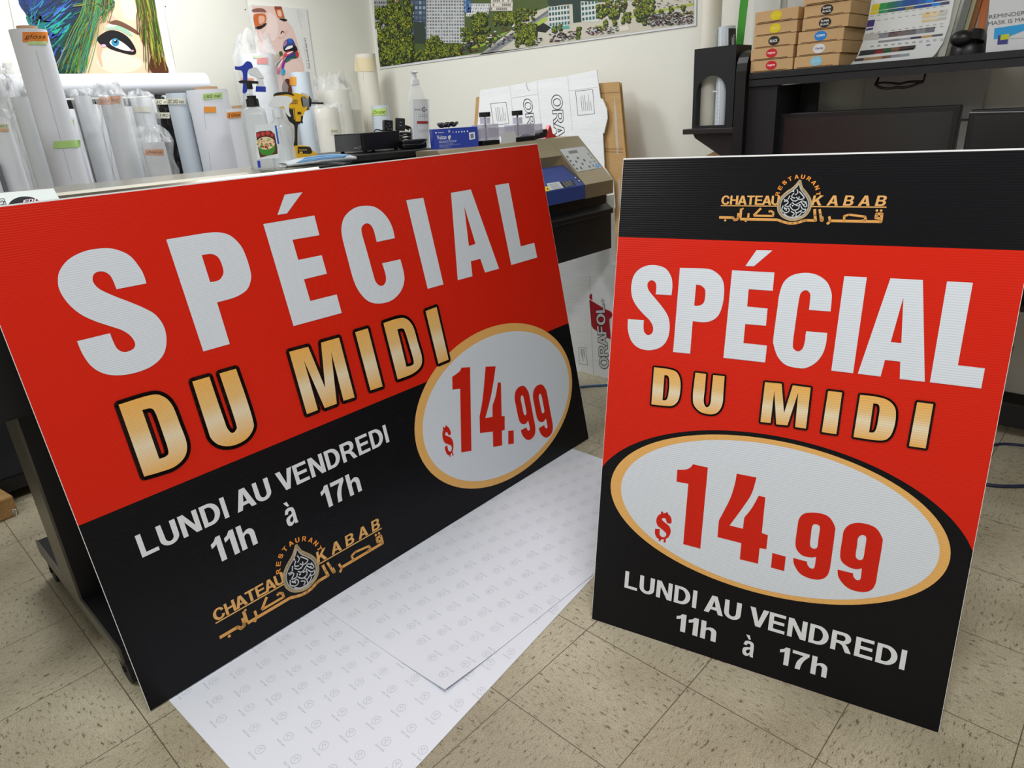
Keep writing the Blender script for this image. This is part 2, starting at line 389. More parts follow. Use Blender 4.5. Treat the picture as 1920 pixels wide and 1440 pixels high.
struct('baseboard_left',MB().box(X0,XA-.006,YB-.006,YB,0,.1),BB)
# lights: ceiling fluorescent troffers (the photo is lit by them from above)
def area(x,y,sx,sy,w,col=(.97,.985,1)):
    l=bpy.data.lights.new('ceiling_lamp','AREA'); l.shape='RECTANGLE'; l.size=sx; l.size_y=sy; l.energy=w; l.color=col
    o=bpy.data.objects.new('ceiling_lamp',l); o.location=(x,y,ZC-.03); COL.objects.link(o); return o
area(2.15,2.33,1.2,.34,LP[0]); area(1.5,3.55,1.2,.34,LP[1]); area(.6,.15,1.2,.34,LP[2]); area(-1.25,1.7,1.2,.34,LP[3]); area(-1.2,-1.6,1.2,.34,LP[5])
w=bpy.data.worlds.new('world'); SC.world=w; w.use_nodes=True; w.node_tree.nodes['Background'].inputs[0].default_value=(.8,.85,1,1); w.node_tree.nodes['Background'].inputs[1].default_value=.0
SC.view_settings.view_transform='Standard'; SC.view_settings.look='None'; SC.view_settings.gamma=1; SC.view_settings.use_curve_mapping=False; SC.view_settings.exposure=EXPO
# ============================================================ the two fluted-plastic signs
ZB=.0045
LF=Frame((0.2573026200022904,1.5651716292548794,ZB),(0.9997006675856588,0.02446579712145741,0),(-0.004305306991899405,0.1759198056207314,0.9843950864983376))
LW,LH=1.8206,1.2081
RF=Frame((1.1999248431168457,0.9336334005340102,.0005),(0.22732673705498951,-0.9738185429636939,0),(0.19144855424870516,0.04469146276348514,0.9804846374279103))
RW,RH=.8203,1.2138
RED='d62410'; BLK='0b0b11'; WHT='dbe2ec'; GLD='e8b268'; GL2='f0b25c'
GOLD=None
def gold_mat():
    m=mat('gold_gradient_print',hexc='e8b66a',rough=.34,flute=.0052); nt=m.node_tree; N=nt.nodes; L=nt.links
    tc=N.new('ShaderNodeTexCoord'); s=N.new('ShaderNodeSeparateXYZ'); L.new(tc.outputs['Generated'],s.inputs[0])
    r=N.new('ShaderNodeValToRGB'); e=r.color_ramp.elements
    e[0].position=0; e[0].color=lin('eeb257'); e[1].position=1; e[1].color=lin('f0b358')
    k=e.new(.42); k.color=lin('ecdcbc'); k=e.new(.62); k.color=lin('e9bf7c')
    L.new(s.outputs['Y'],r.inputs['Fac']); L.new(r.outputs['Color'],N['Principled BSDF'].inputs['Base Color']); return m
GOLD=gold_mat()
def layer(k): return .0002+.0003*k
def glyphs(mb,shapes,z,sub=6):
    for loops in shapes: mb.poly2([outline(l,sub) for l in loops],z)
def seg_at(loops): return [outline(l) for l in loops]
def panel_base(root,Wd,H,front):
    """board with white cut edges; front is a list of (colour, loops)"""
    mb=MB().color('eef0f2'); t=.0045
    mb.add([(0,0,0),(Wd,0,0),(Wd,H,0),(0,H,0),(0,0,-t),(Wd,0,-t),(Wd,H,-t),(0,H,-t)],[(7,6,5,4),(4,5,1,0),(5,6,2,1),(6,7,3,2),(7,4,0,3)])
    for c,loops in front: mb.color(c); mb.poly2(loops,0)
    mb.color('f2f3f5'); e=.0032; k=.0007; q=.0001
    mb.quad((0,H-e,q),(Wd,H-e,q),(Wd,H,q),(0,H,q)); mb.quad((0,0,q),(k,0,q),(k,H-e,q),(0,H-e,q)); mb.quad((Wd-k,0,q),(Wd,0,q),(Wd,H-e,q),(Wd-k,H-e,q))
    return build('panel',mb,SIGN,root,local=True)
def ell(cx,cy,rx,ry,n=96): return [(cx+rx*math.cos(2*math.pi*i/n),cy+ry*math.sin(2*math.pi*i/n)) for i in range(n)]
# ---- logo, drawn once in a unit frame (u along the underline, origin at its left end, length 1)
def logo(root,P,E,s1,s2):
    """P: origin (underline start), E: underline end; s1: mapping of the measured glyph frame"""
    ox,oy=P; Lg=E[0]-P[0]
    k=Lg/1650.0   # the logo drawing is 1650 units long
    def f(x,y,z=0): return (ox+(x-120)*k, oy-(y-398)*k, z)
    z=layer(2)
    mb=MB().color('e2ad68')
    put_word(mb,'CHATEAU',lambda a,b:f(118+a*622,390-b*98,z),gap=.05)
    put_word(mb,'KABAB',lambda a,b:f(1062+a*695+b*14,390-b*102,z),gap=.42)
    mb.poly2([[f(118,396)[:2],f(735,396)[:2],f(735,407)[:2],f(118,407)[:2]][::-1]],z); mb.poly2([[f(1060,396)[:2],f(1772,396)[:2],f(1772,407)[:2],f(1060,407)[:2]][::-1]],z)
    build('name_lettering',mb,SIGN,root,local=True)
    mb=MB().color('f39a3e')
    for i,ch in enumerate('RESTAURANT'):
        a=math.radians(172-i*(164/9)); cx,cy,R=915,300,205
        c=Vector((cx+R*math.cos(a),cy-R*math.sin(a))); ra=Vector((math.cos(a),-math.sin(a))); tg=Vector((math.sin(a),math.cos(a)))
        def fn(p,q):
            w=c+tg*(p-.5)*40+ra*(q-.5)*42; return f(w.x,w.y,z)
        put_word(mb,ch,fn)
    build('arched_lettering',mb,SIGN,root,local=True)
    mb=MB().color('dfa45c'); S=lambda pts,w=27:mb.line2([f(*p)[:2] for p in pts],w*k,z)
    S([(112,530),(265,530),(285,556),(315,548),(322,525),(322,480)]); S([(345,432),(345,535),(330,480)][:2]); S([(345,545),(740,545)])
    S([(345,440),(370,428)],18); S([(430,545),(430,480)],22)
    S([(486,505),(690,505),(690,470),(662,452),(640,462)],22); S([(486,505),(556,425)],24)
    S([(740,545),(790,562),(850,578),(900,580),(950,572),(1000,552),(1030,545),(1125,545),(1112,490),(1102,428)])
    S([(1150,428),(1165,480),(1180,545),(1200,545)],24); S([(1180,505),(1190,545)],30)
    S([(1240,580),(1268,552),(1252,500)],24); S([(1262,545),(1740,545),(1740,468),(1692,470),(1690,508),(1735,515)],27)
    S([(1400,545),(1395,495),(1440,480),(1590,498),(1600,530),(1560,540)],22)
    for p in((183,562),(408,562),(1690,435),(1728,435)): mb.poly2([[f(p[0]+13*math.cos(t),p[1]-13*math.sin(t))[:2] for t in [i*math.pi/5 for i in range(10)]]],z)
    build('script_lettering',mb,SIGN,root,local=True)
    # teardrop emblem
    mb=MB()
    drop=[Vector(p) for p in((925,125),(950,200),(1000,258),(1045,320),(1062,390),(1045,465),(990,520),(895,548),(800,520),(745,465),(728,395),(745,320),(800,255),(870,200))]
    D=[drop[0]]+crom(drop,5)[1:]
    D=crom(drop+[drop[0]],5)
    mb.color('14131a'); mb.poly2([[f(p.x,p.y)[:2] for p in D][::-1]],layer(3))
    cen=Vector((900,400))
    def ring(s,w,col,zz): mb.color(col); mb.line2([f(cen.x+(p.x-cen.x)*s,cen.y+(p.y-cen.y)*s)[:2] for p in D],w*k,zz,closed=False)
    ring(.98,20,'d9c39a',layer(4)); ring(.86,13,'cfc9bc',layer(4))
    mb.color('dfe2e8')
    sq=[[(905,225),(915,262),(890,285)],[(880,262),(858,300),(895,318)],[(930,250),(985,312),(940,330),(905,305)],[(850,315),(880,345),(925,335),(935,300)],
        [(790,355),(812,335),(830,365),(800,395),(842,402),(862,372)],[(870,360),(905,385),(945,362),(975,345),(1010,372)],[(955,350),(1000,402),(1020,395),(1005,350)],
        [(785,395),(775,440),(815,470),(850,452),(838,420),(800,432)],[(855,405),(890,440),(935,432),(945,400),(910,392)],[(960,395),(985,430),(1015,432),(1000,462),(965,458)],
        [(800,480),(850,512),(905,515),(950,500),(975,470)],[(870,455),(905,478),(885,505)],[(905,440),(930,470),(975,440)],[(840,290),(825,330)],[(815,352),(785,330)],[(925,470),(925,505)]]
    for q in sq: mb.line2([f(p.x,p.y)[:2] for p in crom([Vector(p) for p in q],4)],10.5*k,layer(5))
    for p in((870,245),(905,345),(820,440),(990,385),(760+40,420),(950,385),(880,395)): mb.poly2([[f(p[0]+9*math.cos(t),p[1]-9*math.sin(t))[:2] for t in [i*math.pi/3 for i in range(6)]]],layer(5))
    build('emblem',mb,SIGN,root,local=True)
# ============================================ wide sign, left
sl=thing('advertising_sign','wide landscape red and black special-offer sign leaning on the big printer','sign',matrix=LF.m)
dv=LF.uv(143,981).y; dv2=LF.uv(1065.4,609.6).y; dvm=(dv+dv2)/2
panel_base(sl,LW,LH,[(BLK,[[(0,0),(LW,0),(LW,dvm),(0,dvm)]]),(RED,[[(0,dvm),(LW,dvm),(LW,LH),(0,LH)]])])
g=LF.crop(90,420,4.8); z=layer(2); mb=MB().color(WHT)
glyphs(mb,[[g(C('c',885,535,'s',865,470,830,400,740,290,620,232,500,218,330,245,190,315,110,410,88,500,105,600,180,715,290,810,420,873,560,920,670,958,745,1010,783,1075,765,1125,690,1153,625,1125,585,1055,'c',557,983,260,1055,'s',310,1170,390,1280,500,1345,640,1362,800,1335,940,1275,1035,1180,1065,1060,1045,930,970,820,860,755,730,700,600,650,470,590,410,530,402,475,430,437,490,427,550,455,585,510,'c',615,587))],
 [g(C('c',1063,140,1400,84,'s',1530,75,1640,105,1730,190,1780,290,1820,420,1825,500,1790,590,1700,652,1600,685,'c',1520,705,1635,1080,1397,1147)),g(C('c',1382,280,'s',1470,270,1530,300,1565,370,1578,440,1550,495,1510,515,'c',1458,523))]],z)
g=LF.crop(470,340,4.8)
glyphs(mb,[[g(C('c',112,385,572,308,617,485,375,527,427,708,638,665,685,832,478,882,535,1077,773,1018,818,1185,385,1303))],[g(C('c',305,120,465,98,325,290,240,302))],
 [g(C('c',1297,512,'s',1270,405,1215,310,1130,238,1040,220,935,240,850,310,818,400,822,500,870,690,925,890,980,1000,1060,1080,1160,1100,1270,1070,1350,990,1382,890,1372,800,'c',1345,702,1182,738,'s',1215,850,1210,915,1170,942,1125,905,1100,830,1045,630,1000,470,1000,410,1040,378,1080,395,1107,445,'c',1133,546))]],z)
g=LF.crop(740,320,6)
glyphs(mb,[[g(C(128,333,320,305,547,1280,370,1330))],[g(C(632,250,855,212,1173,1103,1015,1147,962,992,855,1020,873,1188,708,1233)),g(C(780,400,908,825,833,847))],[g(C(1128,165,1282,140,1417,852,1568,812,1602,977,1310,1062))]],z)
build('headline_lettering',mb,SIGN,sl,local=True)
def gold_words(root,shapes,w):
    for part in (shapes[:2],shapes[2:]):
        mo=MB().color('1a0a08'); mg=MB()
        for loops in part:
            L=[outline(l) for l in loops]
            for l in L: mo.line2(l,w*2,layer(6),closed=True)
            mg.poly2(L,layer(7))
        t=build('subheading_lettering',mg,GOLD,root,local=True)
        for loops in part:
            mo=MB().color('1a0a08')
            for l in [outline(l) for l in loops]: mo.line2(l,w*2,layer(6),closed=True)
            build('letter_outline',mo,SIGN,t,local=True)
g=LF.crop(200,560,2.909)
SUBL=[[g(C('c',63,578,'s',230,527,300,530,355,580,400,690,435,790,425,860,370,915,290,945,'c',203,970)),g(C('c',192,607,'s',240,598,265,625,300,720,335,830,320,860,'c',285,873))],
 [g(C('c',465,452,558,425,'s',600,550,640,665,655,705,680,732,703,715,700,670,'c',613,408,703,382,'s',755,530,795,660,797,710,760,765,690,800,620,800,570,765,545,700))],
 [g(C(993,290,1097,262,1190,488,1167,240,1265,212,1350,538,1290,557,1222,290,1253,573,1187,597,1073,335,1150,607,1090,630))],
 [g(C(1353,183,1422,162,1503,478,1437,500))],
 [g(C('c',1507,133,'s',1590,107,1635,112,1670,155,1695,240,1717,320,1710,370,1665,410,'c',1585,441)),g(C('c',1583,168,'s',1610,162,1625,180,1650,260,1672,340,1665,362,'c',1633,372))],
 [g(C(1737,68,1797,45,1863,332,1807,355))]]
gold_words(sl,SUBL,.0095)
def fit_ellipse(pts):
    """axis-aligned ellipse through uv points: A x^2+B y^2+C x+D y=1 (normal equations)"""
    rows=[(p.x*p.x,p.y*p.y,p.x,p.y) for p in pts]
    A=[[sum(r[i]*r[j] for r in rows) for j in range(4)]+[sum(r[i] for r in rows)] for i in range(4)]
    for i in range(4):
        k=max(range(i,4),key=lambda q:abs(A[q][i])); A[i],A[k]=A[k],A[i]
        for j in range(4):
            if j!=i:
                t=A[j][i]/A[i][i]; A[j]=[a-b*t for a,b in zip(A[j],A[i])]
    a,b,c,d=[A[i][4]/A[i][i] for i in range(4)]
    cx=-c/(2*a); cy=-d/(2*b); k=1+a*cx*cx+b*cy*cy
    return cx,cy,math.sqrt(k/a),math.sqrt(k/b)
def uvs(fr,ox,oy,s,pts): return [fr.uv(ox+x/s,oy+y/s) for x,y in pts]
oe=fit_ellipse(uvs(LF,760,560,4.2343,[(22,880),(740,242),(1327,790),(650,1400),(1050,308),(1232,1130),(130,1160),(120,610)]))
ie=fit_ellipse(uvs(LF,760,560,4.2343,[(72,860),(740,278),(1293,770),(650,1362),(1020,335),(1200,1110),(175,1140)]))
print('ELL L',oe,ie)
mb=MB().color(GLD); mb.poly2([ell(*oe)],layer(2)); mb.color('d8dfe9'); mb.poly2([ell(*ie)],layer(3)); build('price_oval',mb,SIGN,sl,local=True)
NINE=None
def digits(fr,sc,one,four,dot):
    g=fr.crop(*sc); return [[g(one)],[g(four)],[g(dot)]]
g=LF.crop(760,560,4.2343); mb=MB().color('cf2312')
# nines and dollar sign share one drawing, measured on the upright sign
RG=RF.crop(1420,880,5.0526); RG4=RF.crop(1130,790,4.3636)
nine=[RG(C('c',760,947,'s',770,1020,830,1100,910,1145,1010,1160,1080,1140,1120,1080,1140,970,1185,700,1180,640,1130,560,1050,520,950,505,870,525,820,580,805,660,785,800,800,870,860,920,930,943,'c',990,937,'s',985,990,975,1040,940,1045,912,1015,'c',908,983)),
      RG(C('s',990,620,1025,632,1032,665,1020,750,1005,835,980,857,945,845,932,810,945,720,955,650))]
dollar=[[RG4(C('s',562,833,562,790,540,760,505,750,460,765,440,805,450,850,490,885,520,915,515,940,490,945,468,925,'c',470,880,430,877,'s',430,920,450,955,490,965,535,950,558,905,548,860,515,830,487,805,495,790,515,795,'c',527,830))],
  [RG4(C(480,735,497,738,495,760,478,757))],[RG4(C(520,742,537,745,533,768,516,764))],[RG4(C(463,955,478,957,475,980,460,977))],[RG4(C(503,962,520,965,515,992,498,988))]]
def bbox(shapes):
    xs=[p[0] for l in shapes for q in l for p in q]; ys=[p[1] for l in shapes for q in l for p in q]; return min(xs),min(ys),max(xs),max(ys)
def remap(shapes,dst):
    x0,y0,x1,y1=bbox(shapes); X0_,Y0_,X1_,Y1_=dst
    return [[[((p[0]-x0)/(x1-x0)*(X1_-X0_)+X0_,(p[1]-y0)/(y1-y0)*(Y1_-Y0_)+Y0_)+tuple(p[2:]) for p in q] for q in l] for l in shapes]
def uvbox(fr,sc,l,t,r,b):
    """box from points: left, top, right, bottom extreme points in a crop"""
    o=sc; U=lambda p:fr.uv(o[0]+p[0]/o[2],o[1]+p[1]/o[2]); return (U(l).x,U(b).y,U(r).x,U(t).y)
L7=(760,560,4.2343)
glyphs(mb,[[g(C('c',370,620,'s',400,600,430,575,'c',443,548,512,543,523,1208,442,1220,433,715,372,722))],
 [g(C('c',635,540,715,537,'s',700,650,672,800,'c',633,948,690,938,690,848,'s',715,770,'c',732,665,757,665,763,932,787,933,787,1042,765,1047,767,1165,695,1177,692,1055,590,1067,587,935,'s',612,790))],
 [g(C(815,1050,858,1045,860,1150,815,1157))]],layer(4))
glyphs(mb,remap([nine],uvbox(LF,L7,(885,900),(945,680),(1008,900),(950,1141))),layer(4))
glyphs(mb,remap([nine],uvbox(LF,L7,(1028,880),(1090,668),(1147,880),(1095,1119))),layer(4))
glyphs(mb,remap(dollar,uvbox(LF,L7,(293,1110),(330,1000),(375,1130),(335,1268))),layer(4))
build('price_lettering',mb,SIGN,sl,local=True)
mb=MB().color('e1e4e9'); L5=(240,780,3.692)
def words(root,fr,sc,items,z,bold=.033):
    U=lambda p:fr.uv(sc[0]+p[0]/sc[2],sc[1]+p[1]/sc[2])
    for s,bl,tl,r in items:
        b=U(bl);t=U(tl);e=U(r); mb=MB().color('e1e4e9'); put_word(mb,s,boxfn(t.x,b.y,e.x,t.y,z),gap=.10,space=.24)
        build('hours_lettering',mb,SIGN,root,local=True)
words(sl,LF,L5,[('LUNDI AU VENDREDI',(97,982),(45,832),(1812,187)),('11h',(615,1025),(560,860),(902,888)),('à',(1095,775),(1060,612),(1182,740)),('17h',(1390,633),(1322,500),(1622,520))],layer(2))
U=lambda x,y:LF.uv(380+x/5.0526,950+y/5.0526)
logo(sl,U(122,1100),U(1695,207),0,0)
# ============================================ tall sign, right
sr=thing('advertising_sign','tall portrait red and black special-offer sign standing on the floor at right','sign',matrix=RF.m)
hv=(RF.uv(1158.7,444).y+RF.uv(1330,450).y)/2
R4=(1130,790,4.3636); R5=(1420,880,5.0526)
be=fit_ellipse(uvs(RF,*R4,[(7,350),(200,215),(400,140),(930,70),(1200,85)])+uvs(RF,*R5,[(1140,0),(1500,180),(1750,385),(1915,555)]))
oe=fit_ellipse(uvs(RF,*R4,[(78,530),(300,210),(560,130),(900,108),(1440,160),(300,930)])+uvs(RF,*R5,[(1020,0),(1500,280),(1853,800),(1500,1160),(900,1298),(0,1165)]))
ie=fit_ellipse(uvs(RF,*R4,[(148,520),(400,230),(900,148),(1440,205),(400,930)])+uvs(RF,*R5,[(1500,390),(1727,760),(1480,1120),(850,1243),(0,1125)]))
print('ELL R',be,oe,ie,hv)
cx,cy,rx,ry=be
yl=cy+ry*math.sqrt(max(0,1-((0-cx)/rx)**2)) if abs(cx)<rx else cy; yr=cy+ry*math.sqrt(max(0,1-((RW-cx)/rx)**2)) if abs(RW-cx)<rx else cy
arc=[]
for i in range(61):
    x=RW*i/60; q=1-((x-cx)/rx)**2; arc.append((x,cy+ry*math.sqrt(q) if q>0 else cy))
panel_base(sr,RW,RH,[(BLK,[[(0,0),(RW,0)]+arc[::-1]]),(RED,[arc+[(RW,hv),(0,hv)]]),(BLK,[[(0,hv),(RW,hv),(RW,RH),(0,RH)]])])
mb=MB().color(GLD); mb.poly2([ell(*oe)],layer(2)); mb.color('d8dfe9'); mb.poly2([ell(*ie)],layer(3)); build('price_oval',mb,SIGN,sr,local=True)
g=RF.crop(1170,450,5.334); q=RF.crop(1500,480,5.143); mb=MB().color(WHT)
glyphs(mb,[[g(C('c',475,553,'s',482,500,485,440,470,360,410,280,290,250,180,275,105,345,75,450,80,560,120,650,190,735,255,800,290,865,285,925,242,952,205,920,196,870,'c',200,802,40,790,'s',40,900,75,1010,150,1080,260,1102,370,1070,435,990,458,870,440,760,380,665,310,580,250,505,235,450,250,415,283,403,315,425,325,475,'c',318,543))],
 [g(C('c',560,278,'s',820,287,900,310,970,370,1000,450,1000,560,980,670,940,760,870,810,790,822,'c',688,812,662,1137,492,1120)),g(C('c',722,445,'s',770,455,808,490,815,540,805,610,780,645,740,657,'c',703,655))],
 [g(C('c',1082,303,1505,325,1488,508,1248,492,1232,665,1437,685,1420,858,1213,840,1195,1030,1430,1055,1412,1225,995,1178))],[g(C('c',1325,102,1485,105,1300,263,1215,260))],
 [q(C('c',295,535,'s',305,430,303,350,260,250,170,185,60,162))+g(C('s',1690,350,1600,420,1555,540,1535,680,1495,980,1500,1060,1540,1170,1620,1250,1740,1280))+q(C('s',60,1078,150,1030,215,950,250,850,'c',263,742,60,725))+g(C('s',1815,960,1812,1000,1790,1080,1745,1113,1700,1090,1690,1030,1720,800,1750,600,1770,530,1815,502))+q(C('s',85,345,100,375,97,430,'c',87,520))]],z)
glyphs(mb,[[q(C(427,195,645,205,512,1130,302,1105))],[q(C(872,215,1185,232,1203,1213,962,1185,967,1018,820,1002,777,1162,557,1135)),q(C(997,400,977,840,875,830))],[q(C(1418,245,1667,258,1522,1053,1783,1083,1747,1277,1253,1217))]],z)
build('headline_lettering',mb,SIGN,sr,local=True)
g=RF.crop(1210,680,3.368)
gold_words(sr,[[g(C('c',57,28,'s',150,40,200,60,222,110,222,180,208,240,175,270,130,272,'c',40,262)),g(C('c',122,78,'s',140,80,152,100,152,160,142,220,128,236,'c',110,235))],
 [g(C('c',318,62,385,70,'s',378,160,370,245,388,280,412,258,420,180,'c',430,77,502,85,'s',495,180,488,260,460,310,415,325,350,310,308,265,302,210,308,140))],
 [g(C(757,122,862,132,877,318,932,142,1045,157,1015,415,947,405,967,185,898,395,828,388,815,175,792,380,728,373))],
 [g(C(1155,177,1243,187,1207,450,1115,437))],
 [g(C('c',1357,202,'s',1450,212,1530,235,1575,280,1582,340,1570,410,1540,470,1480,490,'c',1315,468)),g(C('c',1440,255,'s',1470,262,1480,290,1472,350,1460,410,1443,438,'c',1413,438))],
 [g(C(1717,248,1818,260,1770,540,1665,525))]],.0045)
mb=MB().color('cf2312'); g=RG4
glyphs(mb,[[g(C('c',612,395,'s',680,393,720,375,'c',740,350,862,377,800,1040,660,1003,702,510,605,492))],
 [g(C('c',1098,427,1260,458,'s',1220,590,1150,700,'c',1040,850,1148,877,1160,785,'s',1220,710,'c',1278,607,1332,620,1303,912,1353,930,1340,1045,1285,1035,1272,1163,1123,1127,1135,995,940,945,952,810,'s',1040,640,1080,520))],
 [RG(C(143,790,270,825,255,962,130,928))],
 [RG(C('c',340,837,'s',350,900,400,980,480,1025,570,1043,640,1025,680,970,700,860,735,600,735,540,690,460,620,420,520,408,440,420,395,470,380,550,362,690,375,760,430,815,510,832,'c',557,828,'s',547,900,535,935,500,932,475,900,'c',473,873)),RG(C('s',545,518,585,530,593,560,580,650,570,730,545,750,510,738,500,700,510,610,520,540))],
 nine]+dollar,layer(4))
build('price_lettering',mb,SIGN,sr,local=True)
mb=MB().color('e1e4e9')
words(sr,RF,(1150,1050,3.368),[('LUNDI AU VENDREDI',(72,172),(78,67),(1833,715)),('11h',(427,450),(403,330),(645,518)),('à',(800,590),(828,465),(885,597)),('17h',(1090,665),(1057,540),(1343,747))],layer(2))
U=lambda x,y:RF.uv(1330+x/5.333,310+y/5.333)
logo(sr,U(118,400),U(1772,402),0,0)
# ============================================ liner paper on the floor
PAPER=mat('glossy_liner_paper','e4e8f2',rough=.38,spec=.45)
def liner(name_label,quad,zt,phase,ang,curl=None,flip=1):
    quad=[Vector(p) for p in quad]
    def P(a,b):
        p=(quad[0]*(1-a)+quad[1]*a)*(1-b)+(quad[3]*(1-a)+quad[2]*a)*b; z=zt
        if curl: 
            d=math.hypot(a*1.6,(b)*1.0); z+=curl*max(0,1-d/.35)**2
        return Vector((p.x,p.y,z))
    mb=MB(); n=28
    vs=[P(i/n,j/n) for j in range(n+1) for i in range(n+1)]
    mb.add(vs+[v-Vector((0,0,.0006)) for v in vs],[(j*(n+1)+i,j*(n+1)+i+1,(j+1)*(n+1)+i+1,(j+1)*(n+1)+i) for j in range(n) for i in range(n)],True)
    r=build('liner_sheet',mb,PAPER)
    tag(r,name_label,'paper','backing paper sheets under the wide sign')
    # pale round trade marks with the word beside them
    mk=MB().color('9aa1b0'); e1=(quad[1]-quad[0]); e2=(quad[3]-quad[0]); l1,l2=e1.length,e2.length
    ca,sa=math.cos(ang),math.sin(ang)
    px,py=.088,.088
    for i in range(-30,40):
        for j in range(-30,40):
            wx=.363+.0605*i-.0205*j+phase[0]; wy=1.412-.0165*i-.0690*j+phase[1]
            dd=Vector((wx-quad[0].x,wy-quad[0].y)); E1=Vector((e1.x,e1.y)).normalized(); E2=Vector((e2.x,e2.y)).normalized(); det=E1.x*E2.y-E1.y*E2.x
            X=(dd.x*E2.y-dd.y*E2.x)/det; Y=(E1.x*dd.y-E1.y*dd.x)/det; a=X/l1; b=Y/l2
            if not(.0<a<1 and 0<b<1): continue
            if P(a,b).y>1.66: continue
            if a<.02 or a>.985 or b<.012 or b>.985: continue
            def fn(u,v,zz):
                q=P((X+u)/l1,(Y+v)/l2); return (q.x,q.y,q.z+.0004)
            mk.line2([(.0112*math.cos(t)*flip,.0112*math.sin(t)) for t in [k*2*math.pi/14 for k in range(15)]],(.00055),0,fn,cap=False)
            mk.line2([(-.006*flip,-.004),(.001*flip,.006),(.003*flip,-.003),(.007*flip,.002)],(.00055),0,fn,cap=False)
            put_text(mk,'ARLON',lambda u,v:fn((-.0225+.0040*(1-v))*flip,(-.015+.030*u)*1,0),bold=.0,space=1.7)
    build('trade_marks',mk,INK,r)
    return r
q1=[W(445,1455,z=0)]; 
P0=W(318,1315,z=0);P1=W(430,1440,z=0)
dl=(P1-P0).normalized(); Rr0=W(780,1440,z=0); Rr1=W(1117,1077,z=0); dr=(Rr1-Rr0).normalized()
# lower sheet: corner where its left and right edges meet
def isect(a,d,b,e):
    t=((b.x-a.x)*e.y-(b.y-a.y)*e.x)/(d.x*e.y-d.y*e.x); return a+d*t
cA=isect(P0,dl,Rr0,dr); TOP=W(1080,844,z=0); TOP2=W(1126,860,z=0); dt=(TOP2-TOP).normalized()
cB=isect(Rr0,dr,TOP,dt)
cC=TOP-dt*((1.69-TOP.y)/(-dt.y)) if dt.y<0 else TOP+dt*((1.69-TOP.y)/dt.y)
cD=P0-dl*((1.69-P0.y)/(-dl.y)) if dl.y<0 else P0
liner('large white backing paper sheet, the lower one, reaching out to the bottom of the picture',[cA,cB+Vector((.0,.0,0)),cC,cD],.0012,(0,0),.12,flip=1)
kA=W(835,1298,z=.003); kB=W(1117,1073,z=.003); kL=W(640,1163,z=.003); dk=(kB-kA).normalized(); dm=(kL-kA).normalized()
kB=isect(kA,dk,TOP+Vector((-.004,0,0)),dt); kD=kA+dm*((1.69-kA.y)/dm.y); kC=Vector((cC.x-.004,1.69,0))
liner('white backing paper sheet lying on top of the larger one, its near corner curling up',[kA,kB,kC,kD],.0030,(.012,.020),-.05,curl=.009,flip=-1)
# ============================================================ machines and cartons
STEEL=mat('brushed_stainless','a39e91',rough=.24,metal=1,var=.05,vscale=3,stretch=(1,1,60))
STEELW=mat('warm_stainless','b9ac93',rough=.33,metal=.75,var=.05,vscale=3,stretch=(1,40,40))
BLKM=mat('black_powder_coat','17171a',rough=.42,bump=.15,bscale=500,spec=.4)
BLKP=mat('black_plastic','121215',rough=.38,spec=.45)
GRYM=mat('grey_metal_edge','716c64',rough=.38,metal=.6)
RUB=mat('black_rubber','101010',rough=.7)
CARTW=mat('white_carton','e4e6e8',rough=.6,var=.03,vscale=4,bump=.15,bscale=30,stretch=(1,1,8))
CARTB=mat('brown_cardboard','b8935f',rough=.75,var=.06,vscale=5,bump=.3,bscale=60,stretch=(1,1,6))
def PXF(ox,oy,s,o,n,eps=.0008):
    o=Vector(o); n=Vector(n).normalized()
    if n.dot(CAM-o)<0: n=-n
    return lambda x,y,z=0: onplane(ox+x/s,oy+y/s,o,n)+n*(eps+z)
def cp(fn,pts): return [fn(x,y) for x,y in pts]
# ---- wide-format printer
pr=thing('wide_format_printer','big black printer with stainless top that the wide sign leans on','printer',(.7,2.05,0))
build('body',MB().box(-.55,1.245,1.86,2.36,.715,1.02),BLKM,pr,bevel=.006)
prof=[(1.85,.98),(1.852,1.04),(2.035,1.184),(2.06,1.190),(2.36,1.190),(2.36,.98)]
build('top_cover',MB().prism([(-.55,y,z) for y,z in prof],(1.795,0,0)),STEEL,pr,bevel=.003)
prof2=[(1.86,.9),(1.862,1.03),(2.04,1.176),(2.07,1.181),(2.36,1.181),(2.36,.9)]
build('end_cover',MB().prism([(1.246,y,z) for y,z in prof2],(.075,0,0)),BLKP,pr,bevel=.006)
XL=.250
def leg(x0):
    l=build('leg',MB().box(x0+.006,x0+.36,1.955,2.12,.1432,.716),BLKM,pr)
    build('edge_strip',MB().box(x0,x0+.006,1.955,2.12,.1465,.716),GRYM,l)
    f=build('foot',MB().box(x0+.006,x0+.19,1.66,2.40,.100,.143),BLKM,pr)
    build('edge_strip',MB().box(x0,x0+.0058,1.66,2.40,.100,.146),GRYM,f)
    for y in (1.74,1.92): build('bolt',MB().cyl((x0+.06,y,.143),(x0+.06,y,.149),.009,n=12),GRYM,f)
    for y in (1.715,2.37):
        w=MB().cyl((x0+.01,y,.042),(x0+.036,y,.042),.042,n=28); w.cyl((x0+.048,y,.042),(x0+.074,y,.042),.042,n=28)
        c=build('caster_wheel',w,RUB,pr)
        k=MB().box(x0+.036,x0+.048,y-.02,y+.02,.03,.1); k.cyl((x0+.005,y,.042),(x0+.08,y,.042),.009,n=12); build('fork',k,BLKP,c)
leg(XL); leg(.86)
